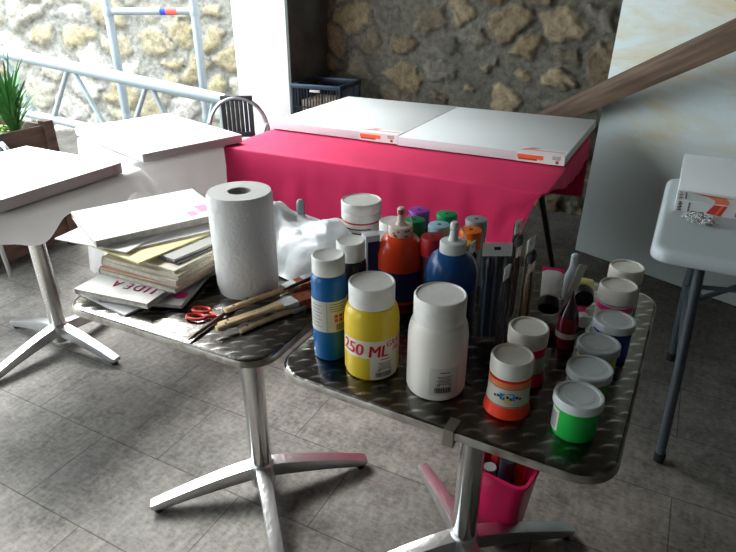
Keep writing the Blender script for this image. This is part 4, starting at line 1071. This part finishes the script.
# ------------------------------------------------------------ jars along the right edge
def ribbed_jar(label, x, y, paint, stripe, top_h=.111, band2=None, rb=.041, rt=.036, art=True, liftcap=.032):
    t = thing('fluorescent_paint_jar', label, 'paint jar', (x, y, TOP), face_cam(x, y))
    h = top_h; c = h-liftcap
    rf = lambda z: rt*.97+(rb-rt*.97)*max(0, 1-z/(c*.55))**1.6
    pr = [(rb*.9, 0), (rb*.985, .003)]+[(rf(z), z) for z in [.006+.004*k for k in range(int((c-.004)/.004))]]
    obj('jar_body', lathe_bm(pr, 48), paint, t)
    obj('cap', lathe_bm([(rt*.985, c), (rt, c+.003), (rt, h-.006), (rt*.97, h-.002), (rt*.93, h), (rt*.86, h-.0005), (rt*.84, h-.003), (.001, h-.0035)], 60, rib=(c+.002, h-.005, -.022)), mat('used_white_cap', (.70, .67, .60), .4, var=.08, vscale=50), t)
    z0, z1 = .026, c-.006
    bm = bmesh.new(); add_wrap(bm, 0, -2.2, 2.2, z0, z1-.010, 0, rf=lambda z: rf(z)+.0005); add_wrap(bm, 0, -2.2, 2.2, z1-.010, z1, 1, rf=lambda z: rf(z)+.0005)
    lb = obj('jar_label', bm, [mat('jar_label_grey', (.55, .52, .45), .45), stripe], t, label='pale label with coloured top stripe')
    bm = bmesh.new(); g = lambda z: rf(z)+.001
    add_wrap(bm, 0, -2.2, 2.2, z0+.001, z0+.0022, 0, rf=g); add_wrap(bm, 0, -2.2, 2.2, z1-.0112, z1-.010, 0, rf=g)
    if art:
        def blob(cx, cz, rx, rz_, mi, n=18, jag=.25):
            rnd = random.Random(int(cx*99+cz*999)); vs = []
            for i in range(n):
                q = 2*PI*i/n; k = 1+rnd.uniform(-jag, jag); a = cx+rx*k*math.cos(q); z_ = cz+rz_*k*math.sin(q); r_ = rf(z_)+.0009+mi*.0001; vs.append(bm.verts.new((r_*math.sin(a), -r_*math.cos(a), z_)))
            bm.faces.new(vs).material_index = mi
        zm = (z0+z1-.01)/2
        blob(.02, zm+.003, .46, .0075, 1); blob(.05, zm-.0065, .26, .004, 2)
        for k in range(9): blob(-.62+.155*k, zm+.0022*math.sin(k*2), .07, .0028, 0, 8, .4)
    obj('printing', bm, [M_BLACK, mat('splash_blue', (.03, .25, .55), .4), mat('splash_yellow', (.75, .55, .08), .4)], lb)
    return t
M_FOR = mat('fluo_orange_paint', (.90, .06, .025), .3); M_FPK = mat('fluo_pink_paint', (.80, .02, .12), .3)
M_STOR = mat('stripe_orange', (.75, .20, .06), .35)
ribbed_jar('fluorescent orange paint jar with worn ribbed cap, at the front', -.170, .850, M_FOR, M_STOR)
ribbed_jar('fluorescent pink paint jar just behind the orange one', -.168, .952, M_FPK, M_FPK, art=False)
ribbed_jar('ribbed cap jar with bright pink band in the far corner', -.045, 1.185, mat('pale_jar', (.6, .6, .58), .4), mat('band_pink', (.95, .02, .25), .3), .118, art=False, rt=.037, rb=.038)
ribbed_jar('furthest ribbed cap jar with teal body at table corner', -.040, 1.285, mat('teal_paint', (.04, .16, .22), .35), mat('band_grey', (.5, .5, .48), .4), .118, art=False, rt=.036, rb=.037)

def pot(label, x, y, paint, r, h, lid_m, lbl=True):
    t = thing('gouache_pot', label, 'paint pot', (x, y, TOP), face_cam(x, y))
    obj('pot_body', lathe_bm([(r*.84, 0), (r*.90, .003), (r*.91, .01), (r*.91, h-.014)], 48), paint, t)
    obj('lid', lathe_bm([(r*.96, h-.016), (r, h-.015), (r*1.0, h-.004), (r*.985, h-.0015), (r*.95, h), (r*.84, h-.0003), (r*.81, h-.0022), (r*.62, h-.0022), (r*.60, h-.0012), (.001, h-.0012)], 56), lid_m, t)
    if lbl:
        bm = bmesh.new(); add_wrap(bm, r*.912+.0005, -1.35, -.72, .010, h-.022)
        lb = obj('barcode_label', bm, mat('pot_label', (.60, .60, .54), .5), t, label='small barcode label')
        bm = bmesh.new()
        for k in range(9): add_wrap(bm, r*.912+.0009, -1.25, -.82, .014+.0036*k, .0155+.0036*k+(.0006 if k % 2 else 0))
        obj('printing', bm, M_BLACK, lb)
    return t
M_LID = mat('milky_lid', (.56, .60, .60), .32, var=.06, vscale=40); M_LIDD = mat('milky_lid_dull', (.42, .45, .45), .35, var=.1, vscale=40)
pot('bright green paint pot nearest the camera at the front corner', -.056, .843, mat('green_paint', (.02, .42, .06), .22), .0395, .073, M_LID)
pot('green paint pot second from the front in the right hand row', -.053, .930, mat('green_paint_deep', (.06, .30, .05), .25), .0385, .073, M_LID)
pot('yellow green paint pot third in the right hand row', -.051, 1.018, mat('lime_paint', (.42, .50, .04), .25), .0385, .073, M_LIDD)
pot('blue paint pot behind the yellow green one', -.036, 1.098, mat('blue_paint', (.01, .035, .28), .25), .0005+.0385, .085, M_LID)

W = W0
# ------------------------------------------------------------ bucket on the floor
bx_, by_ = -.214, 1.247
t = thing('bucket', 'magenta plastic tub on the floor behind the table column', 'bucket', (bx_-.02, by_+.0, 0), -.16)
pk = mat('magenta_plastic', (.62, .01, .10), .35)
bm = bmesh.new()
def rl(w, d, z_, r=.03): return [(x, y, z_) for x, y in rrect(w, d, r, 6)]
add_loft(bm, [rl(.116, .108, 0), rl(.12, .112, .004), rl(.165, .15, .238), rl(.182, .168, .240), rl(.185, .170, .247), rl(.180, .165, .250), rl(.166, .151, .250), rl(.160, .145, .243), rl(.113, .105, .006)])
obj('tub', bm, pk, t)
obj('handle', tube_bm([(-.0945, 0, .232), (-.100, -.02, .19), (-.098, -.03, .17), (-.090, -.02, .19)], .0018, 6), M_CHROME, t)
def tub_bottle(lb, dx, dy, r, h, bodyc, capc):
    t2 = thing('paint_bottle', lb, 'paint bottle', (bx_-.02+dx, by_+dy, .0065), 0)
    obj('bottle_body', lathe_bm([(r*.9, 0), (r, .004), (r, h-.055), (r*.7, h-.045), (r*.7, h-.038)], 28), mat('tubpaint_%d_%d_%d' % tuple(int(c*100) for c in bodyc), bodyc, .3), t2)
    obj('cap', lathe_bm([(r*.93, h-.040), (r*.95, h-.004), (r*.9, h)], 28), mat('tubcap_%d_%d_%d' % tuple(int(c*100) for c in capc), capc, .35), t2)
tub_bottle('bottle with red cap in the floor tub', -.020, .030, .023, .292, (.3, .01, .02), (.65, .02, .06))
tub_bottle('bottle with orange cap in the floor tub', .030, .022, .023, .290, (.4, .05, .02), (.85, .16, .03))
tub_bottle('bottle with black cap in the floor tub', .014, -.026, .023, .272, (.01, .02, .04), (.012, .02, .028))
tub_bottle('pale capped bottle at the left inside the floor tub', -.034, -.018, .019, .215, (.1, .12, .13), (.3, .33, .34))
